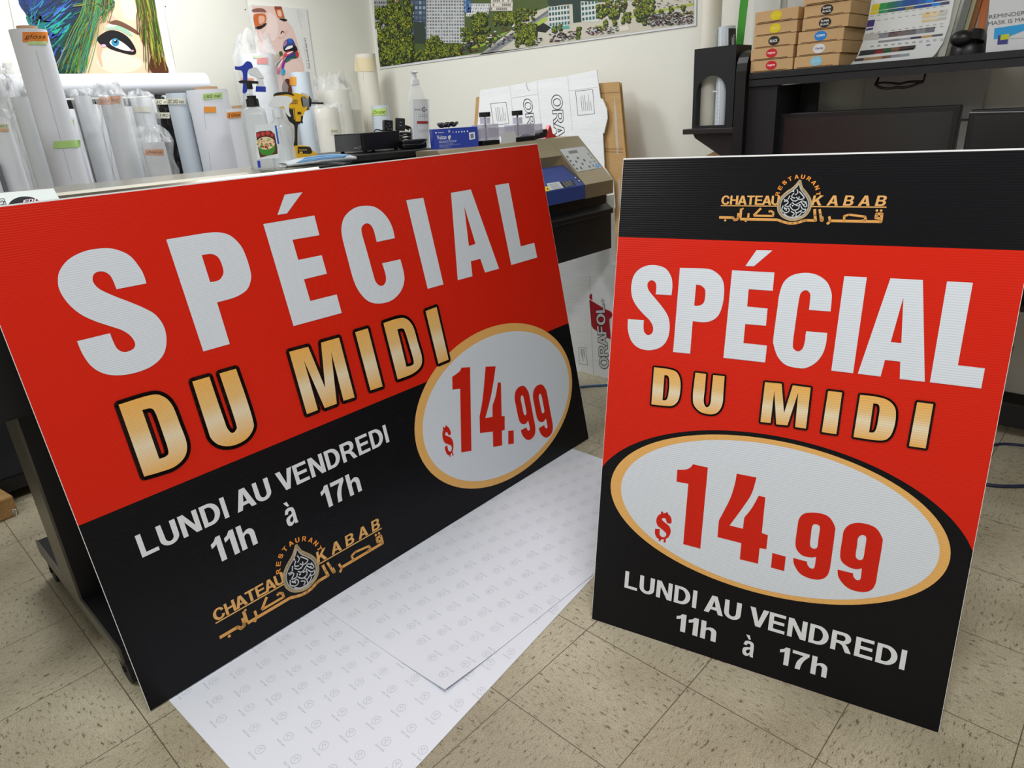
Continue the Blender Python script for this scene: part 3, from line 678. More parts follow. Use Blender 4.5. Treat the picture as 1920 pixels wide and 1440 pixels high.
# sticker on the sloping cover
no=Vector((0,2.035,1.184)); nn=Vector((0,-(1.184-1.04),(2.035-1.852)))
fn=PXF(0,340,12,no,nn,.0006)
mb=MB().color('e9f1f0'); mb.poly2([[(-200,275),(0,268),(1200,160),(1345,415),(0,700),(-200,720)]],0,fn)
mb.color('15161c'); E=[(570+390*math.cos(t),590+245*math.sin(t)) for t in [i*math.pi/20 for i in range(40)]]; mb.poly2([E],0,lambda x,y,z:fn(x,y,.0003))
mb.color('f0dce8'); put_word(mb,'E',lambda a,b:fn(515+110*a+20*b,510-80*b-18*a,.0006)); put_word(mb,'D',lambda a,b:fn(635+110*a+20*b,490-80*b-18*a,.0006)); put_word(mb,'L',lambda a,b:fn(760+120*a+20*b,475-80*b-25*a,.0006))
mb.color('15161c'); mb.line2([(-100,415),(90,395),(140,520),(-100,545)],14,0,lambda x,y,z:fn(x,y,.0003))
put_text(mb,'ry',lambda a,b:fn(10+110*a,520-80*b,.0003),bold=.03)
build('sticker',mb,INK,pr)
# ---- offcut of wood and roll rack behind the printer
wb=MB(); wb.tr=Matrix.Translation((.245,3.02,.0))@Matrix.Rotation(.15,4,'Z'); wb.box(-.05,.04,-.06,.06,0,.082)
o=build('wood_block',wb,mat('rough_pine','a9824f',rough=.8,var=.25,vscale=18,bump=.4,bscale=90,stretch=(1,4,1)),bevel=.006); tag(o,'short pine offcut lying on the floor under the black roll rack','wood block')
mb=MB().color('e8e8e8'); fw=PXF(0,780,6.546,Vector((.245,2.955,0)),Vector((.15,-1,0)),.002)
mb.quad(fw(145,1145),fw(195,1132),fw(213,1235),fw(185,1243)); mb.color('333333')
for k in range(5): mb.quad(fw(160+k*2,1158+k*16,.0003),fw(185+k*3,1154+k*16,.0003),fw(188+k*3,1163+k*16,.0003),fw(163+k*2,1167+k*16,.0003))
build('barcode_sticker',mb,INK,o)
rk=thing('roll_rack','low black metal rack that holds the upright media rolls behind the printer','rack',(1.2,3.6,0))
mb=MB(); mb.box(-.9,2.62,3.10,3.14,.045,.095); mb.box(2.62,3.24,3.66,3.70,.045,.095); mb.box(-.9,3.24,4.25,4.28,.045,.095)
for x in (-.9,.34,1.2,2.1,2.58): mb.box(x,x+.04,3.14,4.25,.045,.085)
mb.box(3.2,3.24,3.70,4.25,.045,.085)
build('base_frame',mb,BLKM,rk)
build('tray',MB().prism([(-.9,3.11,.095),(2.61,3.11,.095),(2.61,3.67,.095),(3.24,3.67,.095),(3.24,4.27,.095),(-.9,4.27,.095)],(0,0,.01)),BLKM,rk)
for x in (-.85,.5,1.8,2.5):
    for y in (3.16,4.16): build('foot',MB().cyl((x,y,0),(x,y,.045),.02,n=14),RUB,rk)
tag(build('dark_gap_board',MB().box(-.9,2.35,4.30,4.312,.001,1.42),BLKM),'tall black board added to darken the gaps behind the upright media rolls','board')  # added black sheet, keeps the gaps between the rolls dark
# ---- black cabinet with the drive on it
cb=thing('side_cabinet','small black cabinet with a moulded top, between the printer and the cutter','cabinet',(1.73,2.6,0))
CB=Matrix.Translation((1.556,2.296,0))@Matrix.Rotation(-.21,4,'Z')
mb=MB(); mb.tr=CB; mb.box(-.035,.345,.03,.50,.02,1.155); build('body',mb,BLKP,cb,bevel=.003)
mb=MB(); mb.tr=CB; mb.box(-.02,.33,.045,.48,0,.02); build('plinth',mb,BLKP,cb)
mb=MB(); mb.tr=CB; mb.box(-.03,.36,.015,.515,1.157,1.170); mb.box(0,.385,0,.53,1.1695,1.194); build('top',mb,BLKP,cb,bevel=.004)
# ---- vinyl cutter
ct=thing('vinyl_cutter','stainless and blue vinyl cutter with a button panel on its right end','cutting plotter',(2.2,2.0,0))
XR=2.606; YT=2.044; YF=1.857; ZT=1.193
zk=W(1149.7,337,x=XR).z; zb=W(1149.7,362,x=XR).z; yk=W(1149.7,337,x=XR).y
xc=(W(1029.4,259,y=YT).x+W(1097,346.6,y=yk).x)/2
print('cutter',zk,zb,yk,xc)
ch=[(YT,ZT),(yk,zk),(yk,zb),(2.17,zb),(2.17,ZT)]
build('control_housing',MB().prism([(xc,y,z) for y,z in ch],(XR-xc,0,0)),STEELW,ct,bevel=.002)
HT=.36; yh_=YT-HT*(YT-yk); hd=[(YT,ZT),(yh_,ZT-HT*(ZT-zk)),(yh_+.004,.93),(2.17,.93),(2.17,ZT)]
build('rear_housing',MB().prism([(1.76,y,z) for y,z in hd],(xc-.001-1.76,0,0)),STEELW,ct,bevel=.002)
bz0=W(1062,308,y=yh_).z
bl=[(yh_,bz0),(yk-.002,zk+.002),(yk-.002,zb+.002),(yh_,zb+.002)]
BLUE=mat('blue_steel','35488c',rough=.4,spec=.4)
build('blue_cover',MB().prism([(1.77,y,z) for y,z in bl],(xc-.006-1.77,0,0)),BLUE,ct,bevel=.003)
mb=MB(); mb.box(1.77,2.597,yk+.03,2.12,.875,zb+.0015); mb.box(1.77,2.597,yk+.005,2.12,.70,.874); mb.prism([(1.77,yk+.03,.905),(1.77,yk-.005,.88),(1.77,yk-.005,.86),(1.77,yk+.03,.86)],(.827,0,0))
build('media_trough',mb,BLKP,ct,bevel=.003)
for x in (1.86,2.10):
    build('stand_leg',MB().box(x,x+.06,1.98,2.06,.06,.70),BLKM,ct); build('stand_foot',MB().box(x,x+.06,1.84,2.2,.0,.06),BLKM,ct)
# button panel
pn=Vector((0,-(ZT-zk),(YT-yk))); po=Vector((0,YT,ZT)); f6=PXF(1020,250,9.6,po,pn,.0012)
mb=MB().color('c3c7c8'); mb.poly2([[(275,298),(300,290),(700,240),(735,250),(1022,605),(1020,625),(600,697),(585,690)]],0,f6)
kp=build('button_panel',mb,INK,ct)
mb=MB().color('7d8084'); mb.quad(f6(430,325,.0006),f6(582,305,.0006),f6(608,350,.0006),f6(455,372,.0006)); build('display',mb,GLOSS,kp)
mb=MB().color('5d6164')
for x,y in((420,428),(475,500),(530,572),(588,640),(605,447),(575,512),(722,488),(690,555),(665,628),(815,603)): mb.poly2([[(x+22*math.cos(t)+6*math.sin(t),y+17*math.sin(t)+8*math.cos(t)) for t in [i*math.pi/6 for i in range(12)]]],0,lambda a,b,z:f6(a,b,.0008))
mb.color('7e9a98')
for x,y in((830,522),(885,585),(905,507),(795,375),(850,440)): mb.poly2([[(x+20*math.cos(t)+6*math.sin(t),y+17*math.sin(t)+8*math.cos(t)) for t in [i*math.pi/6 for i in range(12)]]],0,lambda a,b,z:f6(a,b,.0008))
build('button_set',mb,GLOSS,kp)
mb=MB().color('4aa0f0'); mb.poly2([[(958+36*math.cos(t),582+34*math.sin(t)) for t in [i*math.pi/8 for i in range(16)]]],0,lambda a,b,z:f6(a,b,.001)); mb.color('e8f4ff'); mb.poly2([[(958+10*math.cos(t),582+12*math.sin(t)) for t in [i*math.pi/4 for i in range(8)]]],0,lambda a,b,z:f6(a,b,.0014))
build('blue_button',mb,GLOSS,kp)
bn=Vector((0,-(bz0-zk-.002),(yh_-yk+.002))); bo=Vector((0,yh_,bz0)); fb=PXF(1020,250,9.6,bo,bn,.0008)
mb=MB().color('c5cacf'); mb.quad(fb(40,905),fb(270,872),fb(355,985),fb(110,1030)); mb.color('1b1d26'); mb.quad(fb(285,885),fb(500,832),fb(570,930),fb(362,985))
mb.color('8f949c')
for k in range(5): mb.quad(fb(90+k*14,925+k*20,.0003),fb(230+k*20,902+k*20,.0003),fb(234+k*20,908+k*20,.0003),fb(94+k*14,931+k*20,.0003))
for k in range(5): mb.quad(fb(325+k*14,890+k*18,.0003),fb(480+k*12,850+k*18,.0003),fb(484+k*12,856+k*18,.0003),fb(329+k*14,897+k*18,.0003))
mb.color('e8d42a'); mb.quad(fb(10,965),fb(75,955),fb(105,1035),fb(30,1050)); mb.color('1b1d26'); mb.quad(fb(45,985,.0003),fb(75,992,.0003),fb(70,1025,.0003),fb(52,1010,.0003))
mb.color('dfe6f0')
for x,y in((562,803),(630,857)): mb.poly2([[(x+13*math.cos(t),y+11*math.sin(t)) for t in [i*math.pi/5 for i in range(10)]]],0,lambda a,b,z:fb(a,b,.001))
build('warning_stickers',mb,INK,ct)
# ---- flattened cartons leaning on the wall
lean=Vector((1,0,-.2345)).normalized() # plane x = x0 + .2345 z
def leanplane(x0): return Vector((x0,0,0)),Vector((-1,0,.2345))
def sheet(name,pxpts,sc,x0,thick,matl,label,floor_y,group=None):
    o_,n_=leanplane(x0); fn=PXF(sc[0],sc[1],sc[2],o_,n_,0)
    top=[fn(x,y) for x,y in pxpts]
    bot=[Vector((x0+.2345*.002,y,.002)) for y in floor_y]
    nv=Vector(n_).normalized()
    r=build(name,MB().prism(top+bot,-nv*thick),matl); tag(r,label,'cardboard',group); return r,fn
S4=(780,130,4.571)
s1,f1=sheet('flattened_carton',[(548,185),(560,178),(800,140),(935,115),(945,125),(1035,95),(1300,55),(1548,5),(1562,120),(1580,245),(1600,255),(1635,340),(1640,420),(1610,550),(1600,545),(1615,840),(1690,950),(1705,1180),(1680,1260),(1645,1285),(1630,1420)],S4,2.775,.006,CARTW,'flattened white printed carton leaning on the wall behind the cutter',[1.95,3.15])
o_,n_=leanplane(2.775); f1=PXF(*S4,o_,n_,.0012)
def wordq(mb,s,fn,bl,br,tr,tl,lw,gap=.08):
    def g(a,b): 
        x=(bl[0]*(1-a)+br[0]*a)*(1-b)+(tl[0]*(1-a)+tr[0]*a)*b; y=(bl[1]*(1-a)+br[1]*a)*(1-b)+(tl[1]*(1-a)+tr[1]*a)*b
        return fn(x,y)
    word_lines(mb,s,g,lw,gap=gap)
mb=MB().color('2a2b30')
wordq(mb,'ORA',f1,(1158,222),(1190,580),(1275,572),(1250,218),.045,.04)
wordq(mb,'ORA',f1,(912,258),(980,600),(1035,590),(990,250),.045,.04)
mb.color('55585e')
for q in([(640,295),(772,280),(798,465),(665,480)],[(1368,188),(1515,172),(1530,380),(1388,395)]):
    mb.line2(q,3,0,f1,closed=True)
    (ax,ay),(bx,by),(cx_,cy_),(dx_,dy_)=q
    for i in range(6):
        a=.28+.11*i; p=lambda t:((ax+(bx-ax)*a)*(1-t)+(dx_+(cx_-dx_)*a)*t,(ay+(by-ay)*a)*(1-t)+(dy_+(cy_-dy_)*a)*t)
        mb.line2([p(.2+.3*(i%2)*(i>2)),p(.85)],2.2,0,f1)
mb.color('c9ccd0')
for q in([(803,140),(835,420)],[(1037,97),(1080,560)],[(1300,57),(1340,520)],[(825,245),(1045,212)],[(1310,185),(1560,150)]): mb.line2(q,3,0,f1)
mb.color('8c8f94'); mb.line2([(945,118),(955,165),(975,185)],4,0,f1)
build('printing',mb,INK,s1)
s2,_=sheet('cardboard_sheet',[(893-893+515,240),(530,236),(700,215),(1560,120),(1740,106),(1800,770),(1790,1420)],S4,2.80,.007,CARTB,'brown corrugated cardboard sheet with clear tape, leaning behind the white carton',[1.85,3.2])
o_,n_=leanplane(2.80); f2=PXF(*S4,o_,n_,.001)
TAPE=mat('clear_packing_tape','d9d3c6',rough=.15,alpha=.55)
mb=MB(); mb.poly2([[(1700,220),(1712,300),(1722,400),(1730,560),(1738,725),(1722,730),(1712,600),(1700,400)]],0,f2); mb.poly2([[(1735,940),(1750,945),(1752,1100),(1745,1180),(1732,1180)]],0,f2); build('clear_tape',mb,TAPE,s2)
for q in([(1615,682),(1775,682)],[(1615,705),(1775,710)],[(1580,205),(1745,195)]): build('crease_line',MB().color('8a6437').line2(q,5,0,f2),INK,s2)
s3,_=sheet('cardboard_sheet',[(1600,118),(1758,114),(1822,770),(1812,1420)],S4,2.822,.006,CARTB,'second brown cardboard sheet, only its right edge showing behind the first',[1.80,2.4])
# standing carton on the floor
XC=2.70
out=[(2.36,0.0),(2.36,.93),(1.985,.93),(1.95,.92),(1.94,.60),(1.60,.60),(1.60,0.0)]
s4=build('standing_carton',MB().prism([(XC,y,z) for y,z in out],(.05,0,0)),CARTW,bevel=.002); tag(s4,'white carton with red swoosh logo standing on the floor below the cutter','carton')
f4=PXF(1090,540,8,(XC,0,0),(-1,0,0),.0008)
mb=MB().color('a31a26'); mb.poly2([[(120,172),(210,225),(300,280),(350,312),(430,345),(462,375),(468,420),(420,470),(430,600),(443,770),(380,740),(240,650),(180,610),(152,560),(135,350)]],0,f4); mb.poly2([[(160,80),(125,105),(120,150),(165,188)]],0,f4); build('swoosh',mb,INK,s4)
def g4(a,b,e=.0004):
    bl,br,tr,tl=(415,1205),(345,240),(218,245),(278,1205)
    x=(bl[0]*(1-a)+br[0]*a)*(1-b)+(tl[0]*(1-a)+tr[0]*a)*b; y=(bl[1]*(1-a)+br[1]*a)*(1-b)+(tl[1]*(1-a)+tr[1]*a)*b
    return f4(x,y,e)
mb=MB().color('15151a'); word_lines(mb,'ORAFOL',lambda a,b:g4(a,b,.0004),.09,gap=.05); mb.color('c9cbcd'); put_word(mb,'ORAFOL',lambda a,b:g4(a,b,.0008),gap=.05); mb.color('55565a'); mb.line2([(320+22*math.cos(t),190+26*math.sin(t)) for t in [i*math.pi/8 for i in range(17)]],4,0,f4); put_word(mb,'R',lambda a,b:f4(330-18*b,205-26*a))
build('brand_lettering',mb,INK,s4)
mb=MB().color('66686c'); mb.line2([(-40,893),(70,890),(93,1155),(-30,1130)],4,0,f4,closed=True)
for i in range(5): mb.line2([(-10+i*13,915),(i*14,1000+(i%3)*50)],4,0,f4)
mb.color('9b9ea0'); mb.line2([(125,-200),(150,560),(165,900),(185,1330)],3,0,f4); build('panel_printing',mb,INK,s4)
# blue cable on the floor
mb=MB(); A=W(1070,727,z=.006); Bq=W(1150,721,z=.006); d=(Bq-A); mb.tube([A-d*.6+Vector((0,.0,0)),A,A+d*.5+Vector((.004,0,0)),Bq,Bq+d*.8+Vector((.03,0,0)),Bq+d*1.6],.0055,sub=6)
tag(build('network_cable',mb,mat('blue_cable','24507a',rough=.45)),'blue cable lying across the floor in front of the white carton','cable')
# ============================================================ media rolls behind the printer
ROLLW=mat('white_media','e6e8f0',rough=.45,spec=.4,var=.01)
ROLLG=mat('grey_media','dcdfe3',rough=.5,var=.02)
ROLLB=mat('pale_blue_media','c9d3dc',rough=.45,var=.02)
ROLLC=mat('ivory_media','e3dfd2',rough=.5,var=.02)
CORE=mat('cardboard_core','9a7c5c',rough=.8)
def film_mat():
    m=mat('clear_plastic_film','f1f3f5',rough=.14,alpha=.2,bump=.9,bscale=22,spec=.7); return m
FILM=film_mat()
def cylhit(px,py,c,r):
    d=ray(px,py); ox,oy=CAM.x-c[0],CAM.y-c[1]
    a=d.x*d.x+d.y*d.y; b=2*(ox*d.x+oy*d.y); k=ox*ox+oy*oy-r*r; q=b*b-4*a*k
    if q<0: 
        t=-b/(2*a)
    else: t=(-b-math.sqrt(q))/(2*a)
    return CAM+d*t
def wrap(parent,c,r,z0,z1,top=.05,seed=1,bulge=.014):
    mb=MB(); rnd=random.Random(seed); n=40; rows=[]; K=16
    for k in range(K+4):
        if k<=K: z=z0+(z1-z0)*k/K; R=r+.005+bulge*(.5+.5*noise.noise(Vector((seed,k*.7,0))))
        else:
            q=(k-K)/3; z=z1+top*q; R=(r+.012)*(1-.28*q)
        row=[]
        for i in range(n):
            t=2*math.pi*i/n; w=noise.noise(Vector((math.cos(t)*2.2+seed*3,math.sin(t)*2.2,z*9)))
            RR=R+bulge*.9*w+(.045*noise.noise(Vector((math.cos(t)*5,math.sin(t)*5+seed,z*30))) if k>K else .004*noise.noise(Vector((t*6,z*30,seed))))
            zz=z+(top*.9*noise.noise(Vector((math.cos(t)*4+seed,math.sin(t)*4,k))) if k>K else 0)
            row.append((c[0]+RR*math.cos(t),c[1]+RR*math.sin(t),zz))
        rows+=row
    mb.add(rows,[(k*n+i,k*n+(i+1)%n,(k+1)*n+(i+1)%n,(k+1)*n+i) for k in range(K+3) for i in range(n)],True)
    return build('plastic_wrap',mb,FILM,parent)
def tapep(parent,c,r,q,col,word=None,ink='3a2410',eps=.0025,slant=0):
    """tape label on a roll: q is left,top,right,bottom in the photo"""
    x0,y0,x1,y1=q; mb=MB().color(col)
    def P(a,b,e): 
        p=cylhit(x0+(x1-x0)*a,y0+(y1-y0)*b+slant*a,c,r+e); return p
    vs=[P(i/8,j,eps) for j in (0,1) for i in range(9)]
    mb.add(vs,[(i,i+1,9+i+1,9+i) for i in range(8)])
    if word:
        mb.color(ink); put_text(mb,word,lambda a,b:P(.08+.84*a,.78-.56*b,eps+.0006),bold=0,shear=.25)
    return build('tape_label',mb,INK,parent)
def roll(x0,x1,yt,y,label,matl=ROLLW,core=False,group='upright media rolls behind the printer',zb=.105,lean=0,seam=None):
    a=W(x0,yt,y=y); b=W(x1,yt,y=y); cx=(a.x+b.x)/2; az=math.atan2(y,cx); r=(b.x-a.x)*math.sin(az)/2; c=(cx,y)
    # silhouette shift: the seen edges lie slightly nearer than the axis
    zt=(a.z+b.z)/2
    t=thing('media_roll',label,'roll',(cx,y,zb),group)
    m=MB(); m.cyl((cx,y,zb),(cx,y,zt),r,n=48,hollow=r*.55)
    o=build('roll_body',m,matl,t)
    if seam:
        sm=MB().color('b9bcc8'); e=[cylhit(seam[0],seam[1],c,r+.0006),cylhit(seam[0]+.8,seam[1],c,r+.0006),cylhit(seam[2]+.8,seam[3],c,r+.0006),cylhit(seam[2],seam[3],c,r+.0006)]
        sm.quad(*e); build('loose_edge',sm,INK,t)
    k=MB().cyl((cx,y,zb),(cx,y,zt+(.014 if core else -.004)),r*.55,n=32,hollow=r*.47); build('core',k,CORE,t)
    return t,c,r,zt
t,c,r,z=roll(15,88,57,3.42,"tallest white roll at left, orange tape near its top and green tape lower down",ROLLW,core=True,seam=(67,95,135,340))
tapep(t,c,r,(42,60,90,79),'e8862c','gloss'); tapep(t,c,r,(52,77,88,84),'c5dd9a'); tapep(t,c,r,(100,265,151,279),'b5dc86',slant=-3)
t,c,r,z=roll(-26,17,227,3.25,'lavender white roll in film at the left edge of the picture with mat label',ROLLW)
tapep(t,c,r,(-8,233,16,241),'c9d08a','MAT S'); tapep(t,c,r,(-2,241,17,247),'d69a5c'); wrap(t,c,r,.3,z,.05,3)
t,c,r,z=roll(-62,-12,300,3.22,'white roll cut off by the left edge, lowest of the left rolls',ROLLW)
t,c,r,z=roll(18,62,182,3.62,'grey roll in clear film just left of the tallest roll',ROLLG); wrap(t,c,r,.3,z,.09,5,.02)
t,c,r,z=roll(-22,20,150,3.85,'pale roll in crumpled film at the far left behind the others',ROLLG); wrap(t,c,r,.3,z,.07,6,.03)
t,c,r,z=roll(98,139,220,3.60,'white roll with a green tape tab, half hidden by the tallest roll',ROLLW); tapep(t,c,r,(130,224,139,240),'c2d79a')
t,c,r,z=roll(137,170,180,3.75,'dull grey roll in film, right of the tallest roll',ROLLG); wrap(t,c,r,.3,z,.03,8)
t,c,r,z=roll(184,229,180,3.55,'roll in clear film with orange value mat label',ROLLG,seam=(199,200,212,330)); tapep(t,c,r,(185,183,226,197),'e08a45','Value mat',slant=-4); wrap(t,c,r,.3,z,.05,11,.03)
t,c,r,z=roll(243,284,184,3.95,'pale grey roll in shiny film with a cream tape band',ROLLG,seam=(268,215,278,262)); tapep(t,c,r,(250,200,283,210),'d9d6c4'); wrap(t,c,r,.3,z,.03,13,.02)
t,c,r,z=roll(269,308,266,3.42,'short film-wrapped roll with orange tape, lowest of the middle rolls',ROLLG); tapep(t,c,r,(272,280,307,291),'df8c50','Aqua'); wrap(t,c,r,.3,z,.055,14,.035)
t,c,r,z=roll(310,349,175,3.80,'pale blue-white roll beside the black film-wrapped one',ROLLB); tapep(t,c,(r),(312,184,348,196),'dcdccb','SC 202 mat')
t,c,r,z=roll(348,426,169,3.70,'thick white roll with green 1302 mat tape and a small orange tape',ROLLW,core=True,seam=(382,210,395,318)); tapep(t,c,r,(380,176,417,187),'b9d98c','1302 mat',slant=-3); tapep(t,c,r,(382,200,405,211),'ec9a3c')
t,c,r,z=roll(424,470,204,3.45,'white roll with orange 2 gloss tape, behind the pump bottle',ROLLW,core=True); tapep(t,c,r,(425,211,452,222),'e58a30','2 Gloss',slant=-2)
t,c,r,z=roll(444,512,103,4.08,'thick film-wrapped roll behind the blue spray trigger, red and orange tapes',ROLLG); tapep(t,c,r,(482,108,503,120),'d9625c'); tapep(t,c,r,(452,146,476,156),'e0905c','mat'); tapep(t,c,r,(474,104,490,109),'bcd6a0'); wrap(t,c,r,.3,z,.10,17,.05)
t,c,r,z=roll(542,580,136,4.00,'pale blue roll with an orange tape, behind the yellow driver',ROLLB); tapep(t,c,r,(543,144,555,160),'e39a3a')
t,c,r,z=roll(592,654,170,4.10,'thick ivory roll in crumpled film right of the yellow driver',ROLLC); wrap(t,c,r,.3,z,.09,19,.03)
t,c,r,z=roll(588,634,203,3.80,'short ivory roll in yellowish film with a cream paper tag',ROLLC); tapep(t,c,r,(620,239,634,251),'e0dcc0','Laminate',eps=.01); wrap(t,c,r,.3,z,.02,20,.02)
t,c,r,z=roll(650,676,206,4.17,'narrow ivory roll between the thick ivory roll and the tall banded one',ROLLC)
t,c,r,z=roll(665,703,102,4.20,'tall slim white roll in the corner with a beige tape band near its top',ROLLC,seam=(679,120,690,250)); tapep(t,c,r,(665,108,703,134),'e3d6b0')
t,c,r,z=roll(695,728,198,3.98,'short silver grid-pattern roll with green Chrome tape',ROLLB); tapep(t,c,r,(697,205,724,217),'bfe07a','Chrome',slant=-2)
gm=MB().color('a7adb6')
for k in range(12): gm.quad(*[cylhit(a,b,c,r+.0008) for a,b in ((696,218+k*5),(726,218+k*5),(726,218.7+k*5),(696,218.7+k*5))])
for k in range(7): gm.quad(*[cylhit(a,b,c,r+.0008) for a,b in ((698+k*4.4,204),(698.6+k*4.4,204),(700.6+k*4.4,280),(700+k*4.4,280))])
build('grid_pattern',gm,INK,t)
t,c,r,z=roll(162,196,196,4.14,'grey roll in the back row, seen between the dull grey and the value mat rolls',ROLLG)
t,c,r,z=roll(222,250,200,4.16,'grey roll in the back row, right behind the value mat roll',ROLLG)
t,c,r,z=roll(112,140,205,4.14,'grey roll in the back row behind the tallest white roll',ROLLG)
# roll in black film
a=W(284,182,y=4.12);b=W(326,182,y=4.12); cx=(a.x+b.x)/2; r=(b.x-a.x)*.4
BF=mat('black_plastic_film','0c0c0f',rough=.18,bump=.8,bscale=25)
t=thing('media_roll','roll wrapped in glossy black film with two cream tape strips','roll',(cx,4.12,.105),'upright media rolls behind the printer')
mb=MB(); n=36
vs=[]
for k in range(26):
    zz=.105+(a.z-.105)*k/25
    for i in range(n):
        th=2*math.pi*i/n; R=r*(1 if k<24 else .8)+.012*noise.noise(Vector((math.cos(th)*3,math.sin(th)*3,zz*14))); vs.append((cx+R*math.cos(th),4.12+R*math.sin(th),zz))
mb.add(vs,[(k*n+i,k*n+(i+1)%n,(k+1)*n+(i+1)%n,(k+1)*n+i) for k in range(25) for i in range(n)]+[tuple(range(25*n,26*n))],True)
build('roll_body',mb,BF,t); tapep(t,(cx,4.12),r,(290,186,324,196),'dddccb','SC mat',eps=.014); tapep(t,(cx,4.12),r,(290,211,318,222),'d5d4c2','SCF PRO',eps=.014)
# horizontal roll lying on top of the others
mb=MB(); p0=W(95,165,y=4.2); p1=W(385,154,y=4.2); rr=.056; p0=Vector((p0.x-.25,4.2,(p0.z+p1.z)/2)); p1.z=p0.z
mb.cyl(p0,p1,rr,n=40,hollow=rr*.5); o=build('media_roll',mb,ROLLW); tag(o,'long white roll lying level on top of the upright rolls under the eye poster','roll','upright media rolls behind the printer' if False else None)
# brackets on the wall that carry it
mb=MB()
for x in (p0.x+.12,1.62): mb.box(x,x+.02,4.13,YB,p0.z-rr-.012,p0.z-rr)
mb.box(p0.x+.12,1.64,YB-.01,YB,p0.z-rr-.09,p0.z-rr)
tag(build('wall_bracket',mb,BLKM),'dark bracket on the wall carrying the level white roll','bracket')
# black bag in the rack seen under the printer
mb=MB(); mb.sphere((.10,3.34,.30),.17,24,(1.1,.8,1.1)); mb.v=[v+Vector((noise.noise(v*9),noise.noise(v*9+Vector((5,0,0))),noise.noise(v*9+Vector((0,7,0)))))*.035 for v in mb.v]
tag(build('plastic_bag',mb,BF),'glossy black plastic bag on the rack tray, seen left of the printer leg','bag')
# grey graphic tube tip beside the pale blue roll
# ============================================================ things on the printer, cabinet and cutter
CLEAR=mat('clear_plastic','eef4f6',rough=.06,alpha=.28,spec=.8)
MILK=mat('translucent_jug','e6ecef',rough=.3,alpha=.62,spec=.5)
WHP=mat('white_plastic','e8ebee',rough=.35)
BLUP=mat('blue_plastic','1a3bb0',rough=.3)
YEL=mat('yellow_plastic','f0b80a',rough=.35)
GRP=mat('grey_plastic','8b8d8f',rough=.4)
ZP=1.190   # printer top
def boxa(c,sx,sy,sz,rz=0):
    m=MB(); m.tr=Matrix.Translation(c)@Matrix.Rotation(rz,4,'Z'); m.box(-sx/2,sx/2,-sy/2,sy/2,0,sz); return m
AV=math.atan2(2.2,1.15)       # direction from the camera to the bottles
FA=AV-math.pi/2               # things turned to face the camera
# ---- translucent pump jug with the picture label
yb=2.16; a=W(474,310,y=yb); b=W(516,310,y=yb); cx=(a.x+b.x)/2; ztop=W(495,199,y=yb).z
w=(b.x-a.x)*math.sin(AV)
t=thing('pump_bottle','translucent white pump jug with a fruit-salad picture label and black pump','bottle',(cx,yb,ZP))
M0=Matrix.Translation((cx,yb,ZP))@Matrix.Rotation(FA,4,'Z')
h=ztop-ZP
def rrect(sx,sy,r,n=5):
    out=[]
    for qx,qy,a0 in((1,1,0),(-1,1,90),(-1,-1,180),(1,-1,270)):
        for i in range(n+1):
            t_=math.radians(a0+90*i/n); out.append((qx*(sx/2-r)+r*math.cos(t_),qy*(sy/2-r)+r*math.sin(t_)))
    return out
def loft(mb,secs,n=None):
    """secs: list of (outline pts, z)"""
    vs=[];k=len(secs[0][0])
    for pts,z in secs: vs+=[(x,y,z) for x,y in pts]
    mb.add(vs,[(j*k+i,j*k+(i+1)%k,(j+1)*k+(i+1)%k,(j+1)*k+i) for j in range(len(secs)-1) for i in range(k)],True)
    mb.add(vs[:k],[tuple(range(k))[::-1]]); mb.add(vs[-k:],[tuple(range(k))]); return mb
mb=MB(); mb.tr=M0; loft(mb,[(rrect(w*.98,.065,.012),0),(rrect(w,.068,.012),.01),(rrect(w,.068,.012),h*.86),(rrect(w*.92,.06,.015),h*.95),(rrect(.034,.034,.016),h)])
build('body',mb,MILK,t)
mb=MB(); mb.tr=M0; mb.cyl((0,0,h-.004),(0,0,h+.022),.0195,.0185,n=24); mb.cyl((0,0,h+.022),(0,0,h+.031),.014,n=20); build('cap',mb,BLKP,t)
mb=MB(); mb.tr=M0; mb.cyl((0,0,h+.03),(0,0,h+.056),.006,n=14); build('pump_stem',mb,CLEAR,t)
mb=MB(); mb.tr=M0; mb.cyl((0,0,h+.05),(0,0,h+.068),.009,n=16); mb.prism([(-.026,-.006,h+.068),(.028,-.006,h+.064),(.028,-.006,h+.071),(-.02,-.006,h+.076),(-.03,-.006,h+.073)],(0,.012,0)); build('pump_head',mb,BLKP,t)
fj=PXF(440,100,6.2625,(cx,yb,ZP),(0,0,0),0) if False else None
nj=(M0.to_3x3()@Vector((0,-1,0))); oj=M0@Vector((0,-.0345,0)); fj=PXF(440,100,6.2625,oj,nj,.0006)
mb=MB().color('e3eaee'); mb.poly2([[(238,835),(490,825),(520,1230),(262,1250)]],0,fj)
mb.color('5b2a20'); mb.poly2([[(250,930),(300,915),(420,905),(470,950),(500,1100),(505,1180),(400,1200),(300,1225),(285,1160),(262,1040)]],0,lambda x,y,z:fj(x,y,.0003))
mb.color('3f8f2e'); mb.poly2([[(285,1100),(340,1130),(420,1120),(478,1080),(470,1150),(440,1185),(380,1200),(320,1190),(292,1150)]],0,lambda x,y,z:fj(x,y,.0006))
mb.color('e9d9b0'); mb.poly2([[(365+108*math.cos(q),1055+75*math.sin(q)) for q in [i*math.pi/10 for i in range(20)]]],0,lambda x,y,z:fj(x,y,.0008))
rnd=random.Random(4)
